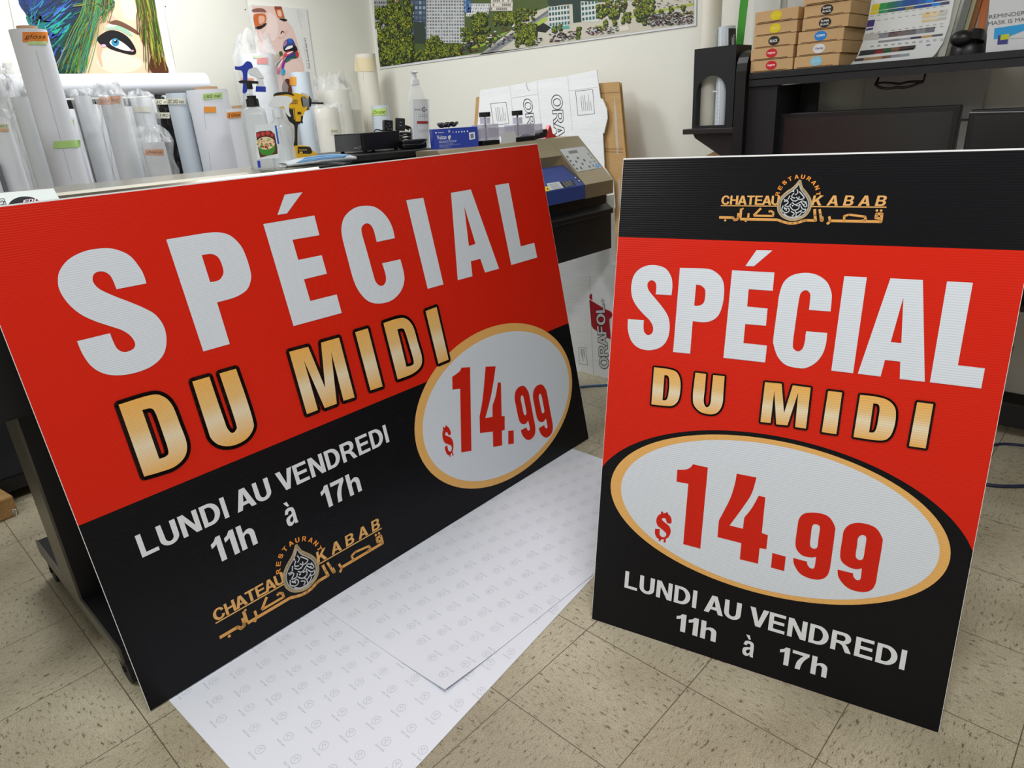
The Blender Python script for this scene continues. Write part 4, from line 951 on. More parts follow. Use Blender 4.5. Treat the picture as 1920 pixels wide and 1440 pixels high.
for i in range(46):
    q=rnd.random()*6.28; rr=rnd.random()**.5; x=365+100*rr*math.cos(q); y=1055+66*rr*math.sin(q); s=rnd.uniform(7,15)
    mb.color(rnd.choice(['d63a26','e58a3a','f0c24a','5a3a26','4f8f32','f4e7c8','c93a4a'])); mb.poly2([[(x+s*math.cos(k*1.257+q),y+s*.8*math.sin(k*1.257+q)) for k in range(5)]],0,lambda a,b,z:fj(a,b,.001+.00002*i))
mb.color('c93a3a')
for x,y,s in((275,960,24),(330,945,26),(390,935,28),(440,960,20)): mb.poly2([[(x+s*math.cos(k*.785),y+s*math.sin(k*.785)) for k in range(8)]],0,lambda a,b,z:fj(a,b,.0011))
mb.color('2f5fc0'); mb.poly2([[(470,850),(490,845),(525,1060),(505,1068)]],0,lambda x,y,z:fj(x,y,.0003)); mb.color('1c3fb8'); mb.poly2([[(265,1262),(298,1260),(306,1340),(275,1342)]],0,lambda x,y,z:fj(x,y,.0003))
build('label',mb,INK,t)
# ---- blue trigger spray bottle behind the jug
yb=2.26
def trigger_bottle(name_lab,px0,px1,py0,pybase,y,headcol,trigcol,neckx,rot,bodym,blue=False,headh=.05):
    a=W(px0,pybase,y=y); b=W(px1,pybase,y=y); cx=(a.x+b.x)/2; w=(b.x-a.x)*math.sin(AV); zt=W((px0+px1)/2,py0,y=y).z; h=zt-ZP
    t=thing('spray_bottle',name_lab,'bottle',(cx,y,ZP))
    M=Matrix.Translation((cx,y,ZP))@Matrix.Rotation(FA,4,'Z')
    mb=MB(); mb.tr=M; r=w/2
    mb.lathe((0,0,0),[(r*.9,0),(r,.006),(r,h*.32),(r*.82,h*.5),(r*.95,h*.68),(r*.8,h*.85),(.014,h*.96),(.013,h)],28,sy=.8); build('body',mb,bodym,t)
    mb=MB(); mb.tr=M; mb.cyl((0,0,h-.002),(0,0,h+.022),.0155,.0145,n=22); c=build('collar',mb,headcol if not blue else BLUP,t)
    return t,M,h,w
# blue-headed one: pixel outline of the head on a facing plane
a=W(487,300,y=yb); t=thing('spray_bottle','spray bottle with a bright blue trigger and white neck, behind the pump jug','bottle',(a.x,yb,ZP))
M=Matrix.Translation((a.x,yb,ZP))@Matrix.Rotation(FA,4,'Z'); h=W(489,176,y=yb).z-ZP
mb=MB(); mb.tr=M; mb.lathe((0,0,0),[(.030,0),(.033,.006),(.033,h*.55),(.026,h*.8),(.015,h*.95),(.014,h)],26,sy=.8); build('body',mb,MILK,t)
npl=M.to_3x3()@Vector((0,-1,0)); opl=M@Vector((0,-.010,0)); fc=PXF(440,100,6.2625,opl,npl,0)
def slab(fn,pts,n,th,sub=4):
    P=[fn(p.x,p.y) for p in outline(pts,sub)]; return MB().prism(P,-n.normalized()*th)
build('collar',slab(fc,[(250,385),(365,390),(368,452),(246,448)],npl,.026),BLUP,t,bevel=.002)
build('sprayer_neck',slab(fc,[(252,390),(262,290),(330,290),(352,390)],npl,.022),WHP,t,bevel=.002)
build('sprayer_shroud',slab(fc,[(165,190,1),(250,165,1),(300,220,1),(345,290,1),(300,300,1),(230,268,1),(170,240,1)],npl,.024),WHP,t,bevel=.002)
build('trigger',slab(fc,[(2,150),(50,155),(95,140,1),(140,95,1),(190,105,1),(213,150,1),(205,175,1),(165,190,1),(150,230,1),(150,330,1),(148,430,1),(130,462,1),(108,470,1),(93,450,1),(98,350,1),(95,240,1),(75,200,1),(30,192,1),(2,185)],npl,.020),BLUP,t,bevel=.003)
# clear bottle with white trigger in front of the driver
t,M,h,w=trigger_bottle('clear spray bottle with white trigger head in front of the yellow driver',515,559,218,312,2.13,WHP,WHP,0,0,CLEAR)
npl=M.to_3x3()@Vector((0,-1,0)); opl=M@Vector((0,-.011,0)); fc=PXF(440,100,6.2625,opl,npl,0)
build('sprayer_head',slab(fc,[(395,600,1),(420,560,1),(480,500),(600,500,1),(668,520,1),(678,560,1),(640,600),(640,680,1),(662,742),(640,740,1),(600,690,1),(575,620,1),(520,632,1),(440,625,1)],npl,.022),WHP,t,bevel=.002)
mb=MB(); mb.tr=M; mb.cyl((0,0,.01),(0,0,h),.002,n=8); build('dip_tube',mb,WHP,t)
# ---- cordless impact driver
yd=2.235; o0=W(560,293,y=yd); t=thing('impact_driver','yellow and black cordless impact driver standing on its battery','power tool',(o0.x,yd,ZP))
npl=Vector((-math.cos(AV),-math.sin(AV),0)); opl=Vector((o0.x,yd,0))+npl*.022; fc=PXF(440,100,6.2625,opl,npl,0)
nh=-npl
def sl(pts,th,off=0,m=YEL,name='x',par=t,bv=.004,sub=4):
    P=[fc(p.x,p.y)+nh*off for p in outline(pts,sub)]; return build(name,MB().prism(P,nh*th),m,par,bevel=bv)
sl([(470,480,1),(540,462,1),(680,462,1),(760,475,1),(850,505,1),(850,590,1),(845,660,1),(820,690),(815,720),(780,735),(775,800),(705,800),(690,700,1),(640,670,1),(560,640,1),(480,600,1)],.046,0,YEL,'motor_housing')
# gear case: tapered nose
ax0=fc(800,570)+nh*.023; ax1=fc(872,570)+nh*.023; ax2=fc(905,577)+nh*.023; ax3=fc(1050,583)+nh*.023
mb=MB(); mb.cyl(ax0,ax1,.030,.024,n=28); build('gear_case',mb,GRP,t); mb=MB(); mb.cyl(ax1,ax2,.022,.011,n=24); build('chuck',mb,BLKP,t); mb=MB(); mb.cyl(ax2,ax3,.0035,n=8); build('driver_bit',mb,mat('dark_steel','3a3a3c',rough=.3,metal=.9),t)
sl([(455,495,1),(500,460,1),(640,455,1),(690,485,1),(690,498,1),(620,480,1),(520,490,1)],.050,-.002,BLKP,'top_rubber')
sl([(780,520,1),(830,520,1),(838,600,1),(800,625,1),(785,580,1)],.05,-.002,BLKP,'side_grip')
sl([(640,640),(700,640),(715,800),(700,830),(640,790)],.047,-.001,BLKP,'brand_plate')
sl([(740,690,1),(775,690,1),(778,712,1),(742,715,1)],.05,-.003,BLKP,'direction_switch')
sl([(775,735),(808,730),(800,790),(806,822),(770,818)],.02,.013,BLKP,'trigger')
sl([(605,690,1),(660,740,1),(690,800),(770,800),(765,835),(745,840,1),(738,950,1),(742,1090,1),(760,1100),(690,1100),(708,1000,1),(705,870,1),(690,830,1),(640,790,1)],.034,.006,BLKP,'handle')
sl([(690,1085),(780,1080),(880,1095,1),(905,1130,1),(970,1180),(970,1235),(690,1235)],.062,-.008,YEL,'battery')
sl([(740,1095),(870,1098,1),(900,1130,1),(905,1165,1),(880,1180),(740,1175)],.064,-.009,BLKP,'battery_cover')
mb=MB().color('6e3a1a')
for k in range(6): 
    for r_ in range(3): mb.quad(*[fc(x,y)+npl*.0006 for x,y in ((635+k*18,545+r_*20),(648+k*18,543+r_*20),(648+k*18,555+r_*20),(635+k*18,557+r_*20))])
mb.color('f0c030'); mb.line2([(650,650),(690,650),(700,780)],7,0,lambda x,y,z:fc(x,y)+npl*.0025); mb.quad(*[fc(x,y)+npl*.010 for x,y in((760,1152),(795,1152),(795,1175),(760,1175))])
for k in range(6): mb.quad(*[fc(x,y)+npl*.010 for x,y in((755+k*16,1128),(765+k*16,1126),(765+k*16,1138),(755+k*16,1140))])
build('printing',mb,INK,t)
# ---- soft pack of blue and white masks
mb=MB(); rows=[]; n=26; yk_=2.10; A=W(528,300,y=yk_); Bq=W(667,287,y=yk_); L=Bq.x-A.x
for j in range(2):
    for i in range(n+1):
        s=i/n
for i in range(n+1):
    s=i/n; wdt=.055*math.sin(math.pi*min(1,.08+s*.92))**.5; hh=.022*math.sin(math.pi*(.1+.85*s))**.6+.003
    for k in range(12):
        q=2*math.pi*k/12; x=A.x+L*s; y=yk_+wdt*math.cos(q); z=ZP+hh*.5*(1+math.sin(q))+.004*noise.noise(Vector((s*14,k*1.3,2)))
        rows.append((x,y,max(z,ZP+.0005)))
mb.add(rows,[(i*12+k,i*12+(k+1)%12,(i+1)*12+(k+1)%12,(i+1)*12+k) for i in range(n) for k in range(12)]+[tuple(range(12)),tuple(range(n*12,n*12+12))],True)
pk=build('mask_pack',mb,mat('mask_pack_film','dfe7ee',rough=.25,bump=.4,bscale=30)); tag(pk,'soft plastic pack of blue and white masks lying at the right end of the printer','pack')
mb=MB()
for k in range(7):
    s0=.10+k*.028; mb.color(['7db4e0','4a90cf','a9cdea'][k%3]); pts=[]
    for i in range(12):
        s=s0+.62*i/11; q=-math.pi/2+(-1.05+.22*k)*.5+.15*math.sin(i*.6+k); wdt=.055*math.sin(math.pi*min(1,.08+s*.92))**.5; hh=.022*math.sin(math.pi*(.1+.85*min(s,.98)))**.6+.003
        kk=q+math.pi*.25-.0; pts.append(Vector((A.x+L*s,yk_-wdt*math.cos(.2+.18*k)-.001,ZP+hh*.5*(1+math.sin(.2+.18*k))+.0015)))
    mb.tube(pts,.0016,5)
build('pleats',mb,INK,pk)
# ---- hard drive enclosure on the cabinet
ZC2=1.1945; yh=2.37
Bq=W(681,276,y=yh)
u=Vector((-.0065,.185,0)); v=Vector((.195,.007,0)); zd=W(681,250,y=yh).z
P0=Vector((Bq.x,Bq.y,ZC2+.008)); H=zd-ZC2-.008
t=thing('external_drive','black external hard drive enclosure with a glossy front, lying on the cabinet','hard drive',(P0+u/2+v/2)*1,); 
mb=MB(); mb.prism([P0,P0+u,P0+u+v,P0+v],(0,0,H)); build('case',mb,BLKP,t,bevel=.006)
nu=u.normalized(); nf=Vector((u.y,-u.x,0)).normalized(); nf=nf if nf.dot(CAM-P0)>0 else -nf
fd=PXF(640,180,9.6,P0,nf,.001)
mb=MB(); mb.prism([P0+nf*.002+nu*.004,P0+u-nu*.004+nf*.002,P0+u-nu*.012+nf*.002+Vector((0,0,H*.93)),P0+nf*.002+nu*.004+Vector((0,0,H*.97))],nf*.003); build('front_panel',mb,mat('smoked_gloss','3b3b3c',rough=.12,spec=.8),t)
mb=MB().color('c9ccd0'); put_text(mb,'Seagate',lambda a,b:P0+nu*(.052-.026*a)*1+nf*.0058+Vector((0,0,.010+.006*b))); mb.line2([(.014*math.cos(q),.010*math.sin(q)) for q in [i*math.pi/7 for i in range(11)]],.0018,0,lambda x,y,z:P0+nu*(.014-x*.5)+nf*.0058+Vector((0,0,.014+y*.6))); build('maker_mark',mb,INK,t)
for q in(P0+u*.08+v*.1,P0+u*.9+v*.1,P0+u*.9+v*.9,P0+u*.08+v*.9): build('rubber_foot',MB().cyl((q.x,q.y,ZC2),(q.x,q.y,ZC2+.009),.008,n=12),RUB,t)
# ---- plug adapters with their cable bundle
def adapter(px,py,y,w,h,d,rz,label,marks):
    p=W(px,py,y=y); t=thing('power_adapter',label,'adapter',(p.x,p.y,p.z)); M=Matrix.Translation(p)@Matrix.Rotation(FA+rz,4,'Z')@Matrix.Rotation(.12,4,'Y')
    mb=MB(); mb.tr=M; mb.box(-w/2,w/2,-d/2,d/2,0,h); build('housing',mb,BLKP,t,bevel=.004)
    mb=MB().color('8a8e94'); mb.tr=M
    for a,b,c,e in marks: mb.quad((a,-d/2-.0006,b),(c,-d/2-.0006,b),(c,-d/2-.0006,e),(a,-d/2-.0006,e))
    build('rating_marks',mb,INK,t); return t,M
t1,M1=adapter(727,246,2.565,.040,.045,.03,.2,'black plug adapter with white rating marks, left one on the cable bundle',[(-.006,.006,-.002,.010),(-.012,.016,-.008,.02),(.002,.02,.006,.024),(-.004,.03,.002,.033),(.006,.008,.012,.011)])
t2,M2=adapter(750,245,2.58,.042,.052,.034,-.1,'black plug adapter with two socket slots, right one on the cable bundle',[(-.004,.020,.006,.024),(-.002,.034,.008,.037)])
mb=MB(); c0=W(758,257,y=2.58)
rnd=random.Random(9)
for k in range(7):
    pts=[]
    for i in range(9):
        q=2*math.pi*i/8; pts.append(Vector((c0.x+(.060+.015*rnd.random())*math.cos(q)+rnd.uniform(-.01,.01),c0.y+(.05+.02*rnd.random())*math.sin(q),ZC2+.007+.0075*k+.008*math.sin(q*2+k))))
    mb.tube(pts,.0038,7,sub=4)
pl=W(706,243,y=2.58); mb.tube([c0+Vector((-.05,0,.015)),Vector((pl.x,2.58,pl.z)),Vector((pl.x-.012,2.58,pl.z-.02)),Vector((pl.x-.01,2.58,pl.z-.035))],.0025,6,sub=5)
pq=W(770,240,y=2.58); mb.tube([c0+Vector((.03,0,.03)),W(755,236,y=2.58),pq,W(772,250,y=2.58),c0+Vector((.07,0,.01))],.0048,8,sub=5)
tag(build('cable_bundle',mb,BLKP),'tangle of black cables heaped behind the hard drive, carrying the two adapters','cable')
p=W(779,271,y=2.33); t=thing('power_brick','black laptop-style power brick lying at the right end of the cabinet','power supply',(p.x,2.33,ZC2))
mb=MB(); mb.tr=Matrix.Translation((p.x,2.345,ZC2))@Matrix.Rotation(-.3,4,'Z'); mb.box(-.055,.05,-.03,.03,.001,.036); build('housing',mb,BLKP,t,bevel=.006)
mb=MB(); mb.tube([W(800,261,y=2.31),W(792,270,y=2.30),W(775,272,y=2.295),W(755,273,y=2.30)],.003,7,sub=5); build('lead',mb,BLKP,t)
# ---- hand sanitizer, standing behind the blue box
ys=2.45; 
a=W(769,230,y=ys); b=W(803,230,y=ys); cx=(a.x+b.x)/2; r=(b.x-a.x)*math.sin(math.atan2(ys,cx))/2; zb=ZC2 if cx<1.9 else W(790,286,y=ys).z
zb=1.1945; t=thing('sanitizer_bottle','tall clear hand sanitizer bottle with white pump and white label','bottle',(cx,ys,zb))
z1=W(780,150,y=ys).z; z2=W(780,157,y=ys).z; zt=W(778,133,y=ys).z
mb=MB(); hh=z2-zb; mb.lathe((cx,ys,zb),[(r*.93,0),(r,.006),(r,hh*.72),(r*.93,hh*.80),(r*.7,hh*.90),(r*.42,hh*.97),(r*.38,hh)],30); build('body',mb,CLEAR,t)
mb=MB(); mb.cyl((cx,ys,z2-.004),(cx,ys,z2+.016),r*.5,r*.45,n=24); mb.cyl((cx,ys,z2+.016),(cx,ys,zt-.006),r*.22,n=16); mb.lathe((cx,ys,zt-.010),[(r*.18,0),(r*.42,.002),(r*.44,.006),(r*.1,.008)],18); mb.cyl((cx,ys,zt-.006),(cx-.03,ys-.02,zt-.006),.004,n=10); build('pump',mb,WHP,t)
def L_(px,py,e=.001): return cylhit(px,py,(cx,ys),r+e)
mb=MB().color('e9ecf0')
vs=[L_(774+31*i/8,y0) for y0 in (186,279) for i in range(9)]; mb.add(vs,[(i,i+1,10+i,9+i) for i in range(8)])
mb.color('a32a30'); vs=[L_(782+23*i/6,y0,.0016) for y0 in (227,232) for i in range(7)]; mb.add(vs,[(i,i+1,8+i,7+i) for i in range(6)])
mb.color('44474c'); put_text(mb,'BASIC CARE',lambda a,b:L_(778+26*a,207-3*b,.0016),bold=0)
mb.line2([(3*math.cos(q),4*math.sin(q)) for q in [.6+i*.5 for i in range(11)]],1.1,0,lambda x,y,z:L_(795+x,205+y,.002))
for y0 in(214.5,218): put_text(mb,'hand sanitizer gel',lambda a,b:L_(785+19*a,y0+1.6-1.8*b,.0016),bold=0)
for y0 in(243,246): put_text(mb,'alcohol 70 pour cent',lambda a,b:L_(788+15*a,y0+1-1.3*b,.0016),bold=0)
build('label',mb,INK,t)
# ---- blue glove box with a cable on it
ZK=ZT
Bq=W(898,277,y=2.06); A=W(814,281,y=2.155); hb=W(898,237,y=2.06).z-ZK; A.z=Bq.z=ZK; yb=2.1
gu=(Bq-A); gn=Vector((gu.y,-gu.x,0)).normalized(); t=thing('glove_box','dark blue glove box with white printing standing on the cutter','box',(A+Bq)/2)
mb=MB(); mb.prism([A,Bq,Bq-gn*.085,A-gn*.085],(0,0,hb)); build('carton',mb,mat('blue_print_board','1c3aa6',rough=.35),t,bevel=.002)
def G(a,b,e=.0008): return A+gu*a+gn*e+Vector((0,0,hb*b))
mb=MB().color('eef2fa')
put_text(mb,'Vulcan',lambda a,b:G(.085+.21*a,.48+.22*b),bold=.01)
put_text(mb,'Medicom',lambda a,b:G(.12+.13*a,.80+.06*b),bold=.02)
mb.poly2([[(.075+.018*math.cos(q),.83+.045*math.sin(q)) for q in [i*math.pi/5 for i in range(10)]]],0,lambda x,y,z:G(x,y))
mb.poly2([[(.355+.028*math.cos(q),.56+.08*math.sin(q)) for q in [i*math.pi/5 for i in range(10)]]],0,lambda x,y,z:G(x,y)); mb.quad(G(.33,.5),G(.36,.42),G(.40,.60),G(.37,.68))
put_text(mb,'L9',lambda a,b:G(.345+.045*a,.80+.12*b),bold=.02)
for i,x in enumerate((.45,.52,.58,.645,.70,.77)): mb.poly2([[(x+.017*math.cos(q)*(1 if i%2 else .8),.80+.045*math.sin(q)) for q in [k*2*math.pi/(3+i) for k in range(3+i)]]],0,lambda a,b,z:G(a,b))
for k,(l,w_) in enumerate(((.40,.035),(.38,.035),(.32,.018),(.47,.018),(.30,.018),(.25,.018))):
    put_text(mb,'nitrile examination gloves powder free'[:34-k*2],lambda a,b:G(.12+l*a,.36-k*.065+w_*1.4*b),bold=.02)
mb.quad(G(.80,.36),G(.93,.38),G(.93,.74),G(.80,.72)); mb.color('7a7f88'); mb.quad(G(.83,.42,.001),G(.90,.43,.001),G(.90,.66,.001),G(.83,.65,.001)); build('printing',mb,INK,t)
mb=MB(); rnd=random.Random(3); gc=A+gu*.38-gn*.042; cxx=A.x+(Bq.x-A.x)*.33
for k in range(9):
    x=cxx+rnd.uniform(-.035,.035); pts=[Vector((gc.x+x-cxx+.018*math.cos(i*.8+k)+.003*i,gc.y-(x-cxx)*.35+.012*math.sin(i*1.1+k),ZK+hb+.008+.010*abs(math.sin(i*.7+k)))) for i in range(7)]
    mb.tube(pts,.006,7,sub=4)
tag(build('coiled_cable',mb,BLKP),'coiled black cable lying on top of the blue glove box','cable')
# ---- clear acrylic clamp bar with black knobs
ya=2.07; LAV=mat('clear_acrylic','cfcbe0',rough=.08,alpha=.55,spec=.8)
def AP(px,py): return W(px,py,y=ya)
xa=AP(897,250).x; xb=AP(1016,240).x; za=AP(940,247).z; zb_=AP(940,238).z
t=thing('acrylic_clamp_jig','clear acrylic bar jig with two black knobs standing on the cutter','jig',((xa+xb)/2,ya,ZK))
mb=MB(); mb.box(xa,xb,ya-.004,ya+.045,ZK+(AP(1000,250).z-ZK)*1.0,AP(1000,234).z+.002); build('bar',mb,LAV,t,bevel=.001)
for kx,(w0,w1),pk_,pb in((915,(902,933),(210,219),(258,270)),(976,(963,1000),(207,216),(253,264))):
    p=AP(kx,pk_[0]); q=AP(kx,pk_[1]); xx=p.x
    b0=AP(w0,260).x; b1=AP(w1,260).x
    mb=MB(); mb.box(b0,b1,ya-.012,ya+.05,ZK,ZK+.017); base=build('base_block',mb,BLKP,t,bevel=.002)
    mb=MB(); mb.box(b0-.004,b1+.002,ya-.008,ya+.045,ZK+.018,AP(kx,233).z); build('clear_block',mb,LAV,t,bevel=.001)
    mb=MB(); mb.cyl((xx,ya+.02,AP(kx,232).z),(xx,ya+.02,AP(kx,220).z),.0205,n=24); build('clear_sleeve',mb,LAV,t)
    mb=MB(); mb.cyl((xx,ya+.02,ZK+.02),(xx,ya+.02,q.z),.0035,n=12); build('screw',mb,GRYM,t)
    mb=MB(); n=40; rr=[(.0215+.002*math.cos(6*2*math.pi*i/n)) for i in range(n)]
    mb.prism([(xx+rr[i]*math.cos(2*math.pi*i/n),ya+.02+rr[i]*math.sin(2*math.pi*i/n),q.z) for i in range(n)],(0,0,p.z-q.z)); build('knob',mb,BLKP,t,bevel=.001)
mb=MB(); x0=AP(935,250).x; x1=AP(962,250).x; mb.box(x0,x1,ya-.014,ya-.011,ZK,AP(948,248).z); tag(build('white_card',mb,WHP),'small blank white card standing between the two black clamp bases','card')
# black folded strap and red triangle
mb=MB(); pts=[AP(996,258),AP(1010,259),AP(1018,253),AP(1022,243)]; P=[AP(x,y) for x,y in((984,256),(990,251),(1004,255),(1012,252),(1014,245),(1025,242),(1027,244),(1024,257),(1000,263),(986,264))]
for p_ in P: p_.z=max(p_.z,ZK)
mb.prism(P,(0,.03,0)); tag(build('black_clip',mb,BLKP),'black folded plastic clip lying right of the acrylic jig on the cutter','clip')
yr=2.12; P=[W(x,y,y=yr) for x,y in((1022,262),(1029,240),(1031,234),(1034,240),(1036,250),(1046,257),(1046,261))]
for p_ in P: p_.z=max(p_.z,ZK)
mb=MB(); mb.prism(P,(0,.02,0)); tag(build('red_wedge',mb,mat('red_plastic','d02a2c',rough=.35)),'red pointed plastic wedge standing behind the cutter panel','wedge')
# ============================================================ desk, hutch and what stands on it
LAM=mat('black_laminate','1d1d21',rough=.45,bump=.1,bscale=300,spec=.4)
LAMB=mat('dark_brown_black_metal','231b1c',rough=.4)
XD=2.9
dk=thing('computer_desk','black computer desk with hutch shelf standing against the wall at right','desk',(3.05,.6,0))
zs=1.3975; zl=1.347
mb=MB(); mb.box(XD,3.24,-1.1,1.386,zl+.027,zs); sh=build('hutch_shelf',mb,LAM,dk,bevel=.002)
mb=MB(); mb.box(XD+.004,XD+.03,-1.1,1.386,zl,zl+.025); build('shelf_lip',mb,LAM,dk)
# side post of the hutch: upright with rounded top
yo0=W(1366,300,x=XD-.01).y; yo1=W(1404,200,x=XD-.01).y
ztp=W(1395,93,x=XD).z
mb=MB(); prof=[(XD-.012,.70),(3.24,.70),(3.24,ztp-.02),(XD+.10,ztp-.003),(XD+.07,ztp),(XD+.045,ztp-.003),(XD+.023,ztp-.012),(XD+.006,ztp-.028),(XD-.006,ztp-.05),(XD-.012,ztp-.08)]
mb.prism([(x,1.392,z) for x,z in prof],(0,.044,0)); build('hutch_side',mb,BLKP,dk,bevel=.004)
mb=MB(); mb.box(XD+.26,XD+.28,1.20,1.392,.76,zl); mb.box(XD+.02,XD+.28,1.27,1.392,.76,zl-.002); build('inner_post',mb,LAM,dk)
mb=MB(); mb.prism([(x,-1.14,z) for x,z in prof],(0,.04,0)); build('hutch_side',mb,BLKP,dk,bevel=.004)
build('desk_top',MB().box(2.55,3.26,-1.14,1.436,.715,.745),LAM,dk,bevel=.002)
for y in(-1.12,1.39):
    mb=MB(); mb.box(2.62,3.22,y,y+.04,.0,.05); mb.box(2.86,2.94,y,y+.04,.05,.715); build('desk_leg',mb,LAM,dk,bevel=.003)
zb0=W(1910,810,x=3.05).z; zb1=W(1910,778,x=3.05).z
build('cross_bar',MB().box(3.05,3.08,-1.08,1.39,max(zb0,.05),zb1+.03),LAM,dk)
build('keyboard_tray',MB().box(2.70,3.0,-.6,.9,.60,.62),LAM,dk)
mb=MB(); mb.box(2.98,3.02,-.6,-.57,.62,.715); mb.box(2.98,3.02,.87,.9,.62,.715); build('tray_bracket',mb,LAM,dk)
# side bracket shelf
za=W(1320,238,x=XD).z; zb_=W(1320,248,x=XD).z; y0=W(1280,240,x=XD).y; 
bs=thing('side_shelf','small black side shelf bolted to the left of the hutch','shelf',(3.0,1.56,1.15))
SZ=1.192
build('board',MB().box(XD,3.12,1.437,y0,SZ-.022,SZ),LAMB,bs,bevel=.002)
build('bracket',MB().prism([(XD+.04,1.437,1.03),(XD+.04,1.437,SZ-.0222),(XD+.04,y0-.03,SZ-.0222),(XD+.04,y0-.04,SZ-.04)],(.16,0,0)),LAMB,bs)
# roll holder box with arched window, open top
yl=W(1302,92,x=XD+.01).y; yr_=W(1374,85,x=XD+.01).y; zh=W(1340,88,x=XD+.01).z
yl2=W(1297,235,x=XD+.01).y; yl=(yl+yl2)/2; yr_=1.452
hb=thing('roll_holder','black box with an arched cut-out, holding rolls on the side shelf','holder',(XD+.06,(yl+yr_)/2,SZ))
cut=[]; ya_=W(1358,230,x=XD+.01).y; yb_=W(1303,230,x=XD+.01).y; zc=W(1330,142,x=XD+.01).z; rad=(yb_-ya_)/2; zc0=zc-rad; cy_=(ya_+yb_)/2
cut=[(ya_,SZ+.012)]+[(ya_,zc0)]+[(cy_-rad*math.cos(math.pi*i/14),zc0+rad*math.sin(math.pi*i/14)) for i in range(1,14)]+[(yb_,zc0),(yb_,SZ+.012)]
mb=MB(); mb.prism([(XD+.012,yr_,SZ+.001),(XD+.012,yl,SZ+.001),(XD+.012,yl,zh),(XD+.012,yr_,zh)],(.006,0,0),holes=[[(XD+.012,y,z) for y,z in cut]]); build('front_panel',mb,LAM,hb)
mb=MB(); mb.box(XD+.018,XD+.15,yr_,yr_+.006,SZ+.001,zh); build('side_panel',mb,LAM,hb)
mb=MB(); mb.box(XD+.018,XD+.15,yl-.006,yl,SZ+.001,zh); build('side_panel',mb,LAM,hb)
def vroll(px0,px1,x,ztop,label,m,zb=SZ+.001,name='paper_roll'):
    a=W(px0,60,x=x);b=W(px1,60,x=x); cy=(a.y+b.y)/2; az=math.atan2(cy,x); r=abs(a.y-b.y)*math.cos(az)/2
    t=thing(name,label,'roll',(x,cy,zb),'rolls standing in the black holder')
    mb=MB(); mb.cyl((x,cy,zb),(x,cy,ztop),r,n=40,hollow=r*.6); build('roll_body',mb,m,t); return t,(x,cy),r
t,c,r=vroll(1315,1352,XD+.105,1.98,'tall plain white roll in the black arched holder',ROLLC)
zt=W(1365,50,x=XD+.075).z
t,c,r=vroll(1346,1382,XD+.10,zt,'grey patterned roll with a dark printed side in the black arched holder',ROLLB) if False else (None,None,None)
yy=W(1363,60,x=XD+.062).y; r=.034; c=(XD+.062,yy); t=thing('paper_roll','grey dotted roll with dark instaflex side band in the black arched holder','roll',(c[0],c[1],SZ+.001),'rolls standing in the black holder')
mb=MB(); mb.cyl((c[0],c[1],SZ+.001),(c[0],c[1],zt),r,n=40,hollow=r*.6); build('roll_body',mb,ROLLB,t)
def R_(px,py,e=.001): return cylhit(px,py,c,r+e)
mb=MB().color('2c3038'); vs=[R_(1366+14*i/5,yv) for yv in (53,130) for i in range(6)]; mb.add(vs,[(i,i+1,7+i,6+i) for i in range(5)])
mb.color('c9ced6'); put_text(mb,'instaflex',lambda a,b:R_(1376+3.5*b,64+34*a,.0016),bold=.0)
mb.color('7c828c')
for k in range(24): mb.quad(*[R_(a,b,.0008) for a,b in ((1345,56+k*7.4),(1365,56+k*7.4),(1365,59+k*7.4),(1345,59+k*7.4))])
mb.color('e6eaf0')
for q in (1352,1364): mb.quad(*[R_(a,b,.0012) for a,b in ((q,52),(q+1.5,52),(q-4,232),(q-5.5,232))])
mb.quad(*[R_(a,b,.0014) for a,b in ((1336,170),(1353,170),(1353,172.5),(1336,172.5))])
build('pattern_print',mb,INK,t)
# boards leaning upright behind the holder
def board(name,pts,x,th,m,label,cat='board',zb=None,extend=1.95):
    P=[W(px,py,x=x) for px,py in pts]; mb=MB().prism(P,(th,0,0)); r=build(name,mb,m); return tag(r,label,cat)
GRN=mat('green_board','3f9a2e',rough=.4); FOAM=mat('white_foam_board','d9dad6',rough=.6,var=.03)
bl=W(1372,100,x=XD+.13); 
def stick(name,x,ya0,ya1,yb0,yb1,zb,zt,th,m,label,cat='board'):
    mb=MB().prism([(x,ya0,zb),(x,ya1,zb),(x,yb1,zt),(x,yb0,zt)],(th,0,0)); return tag(build(name,mb,m),label,cat)
p1=W(1374,46,x=3.03);p2=W(1386,46,x=3.03);q1=W(1379,0,x=3.03);q2=W(1394,0,x=3.03)
stick('board_strip',3.03,p2.y,p1.y+.0,q2.y-.03,q1.y-.03,SZ+.001,q1.z+.15,.004,GRN,'bright green narrow board standing behind the grey patterned roll')
p1=W(1388,60,x=3.08);p2=W(1412,60,x=3.08)
stick('foam_board',3.09,p2.y-.02,p1.y,p2.y-.02,p1.y,zs-.6 if False else SZ+.001,1.98,.01,FOAM,'off-white board standing between the green strip and the ink boxes') if False else None
mb=MB(); c2=(3.17,W(1400,60,x=3.17).y); r2=.035
t=thing('paper_roll','pale roll standing upright behind the rounded top of the hutch side','roll',(c2[0],c2[1]+.05,0.0),None) if False else None
stick('foam_board',3.275,1.44,1.56,1.44,1.56,SZ+.001 if False else 0.0,2.0,.012,FOAM,'tall off-white board standing on the floor between desk and wall, behind the hutch side')
stick('foam_board',3.255,.95,1.40,.95,1.40,zs,2.05,.01,FOAM,'large off-white board leaning behind the ink boxes on the hutch')
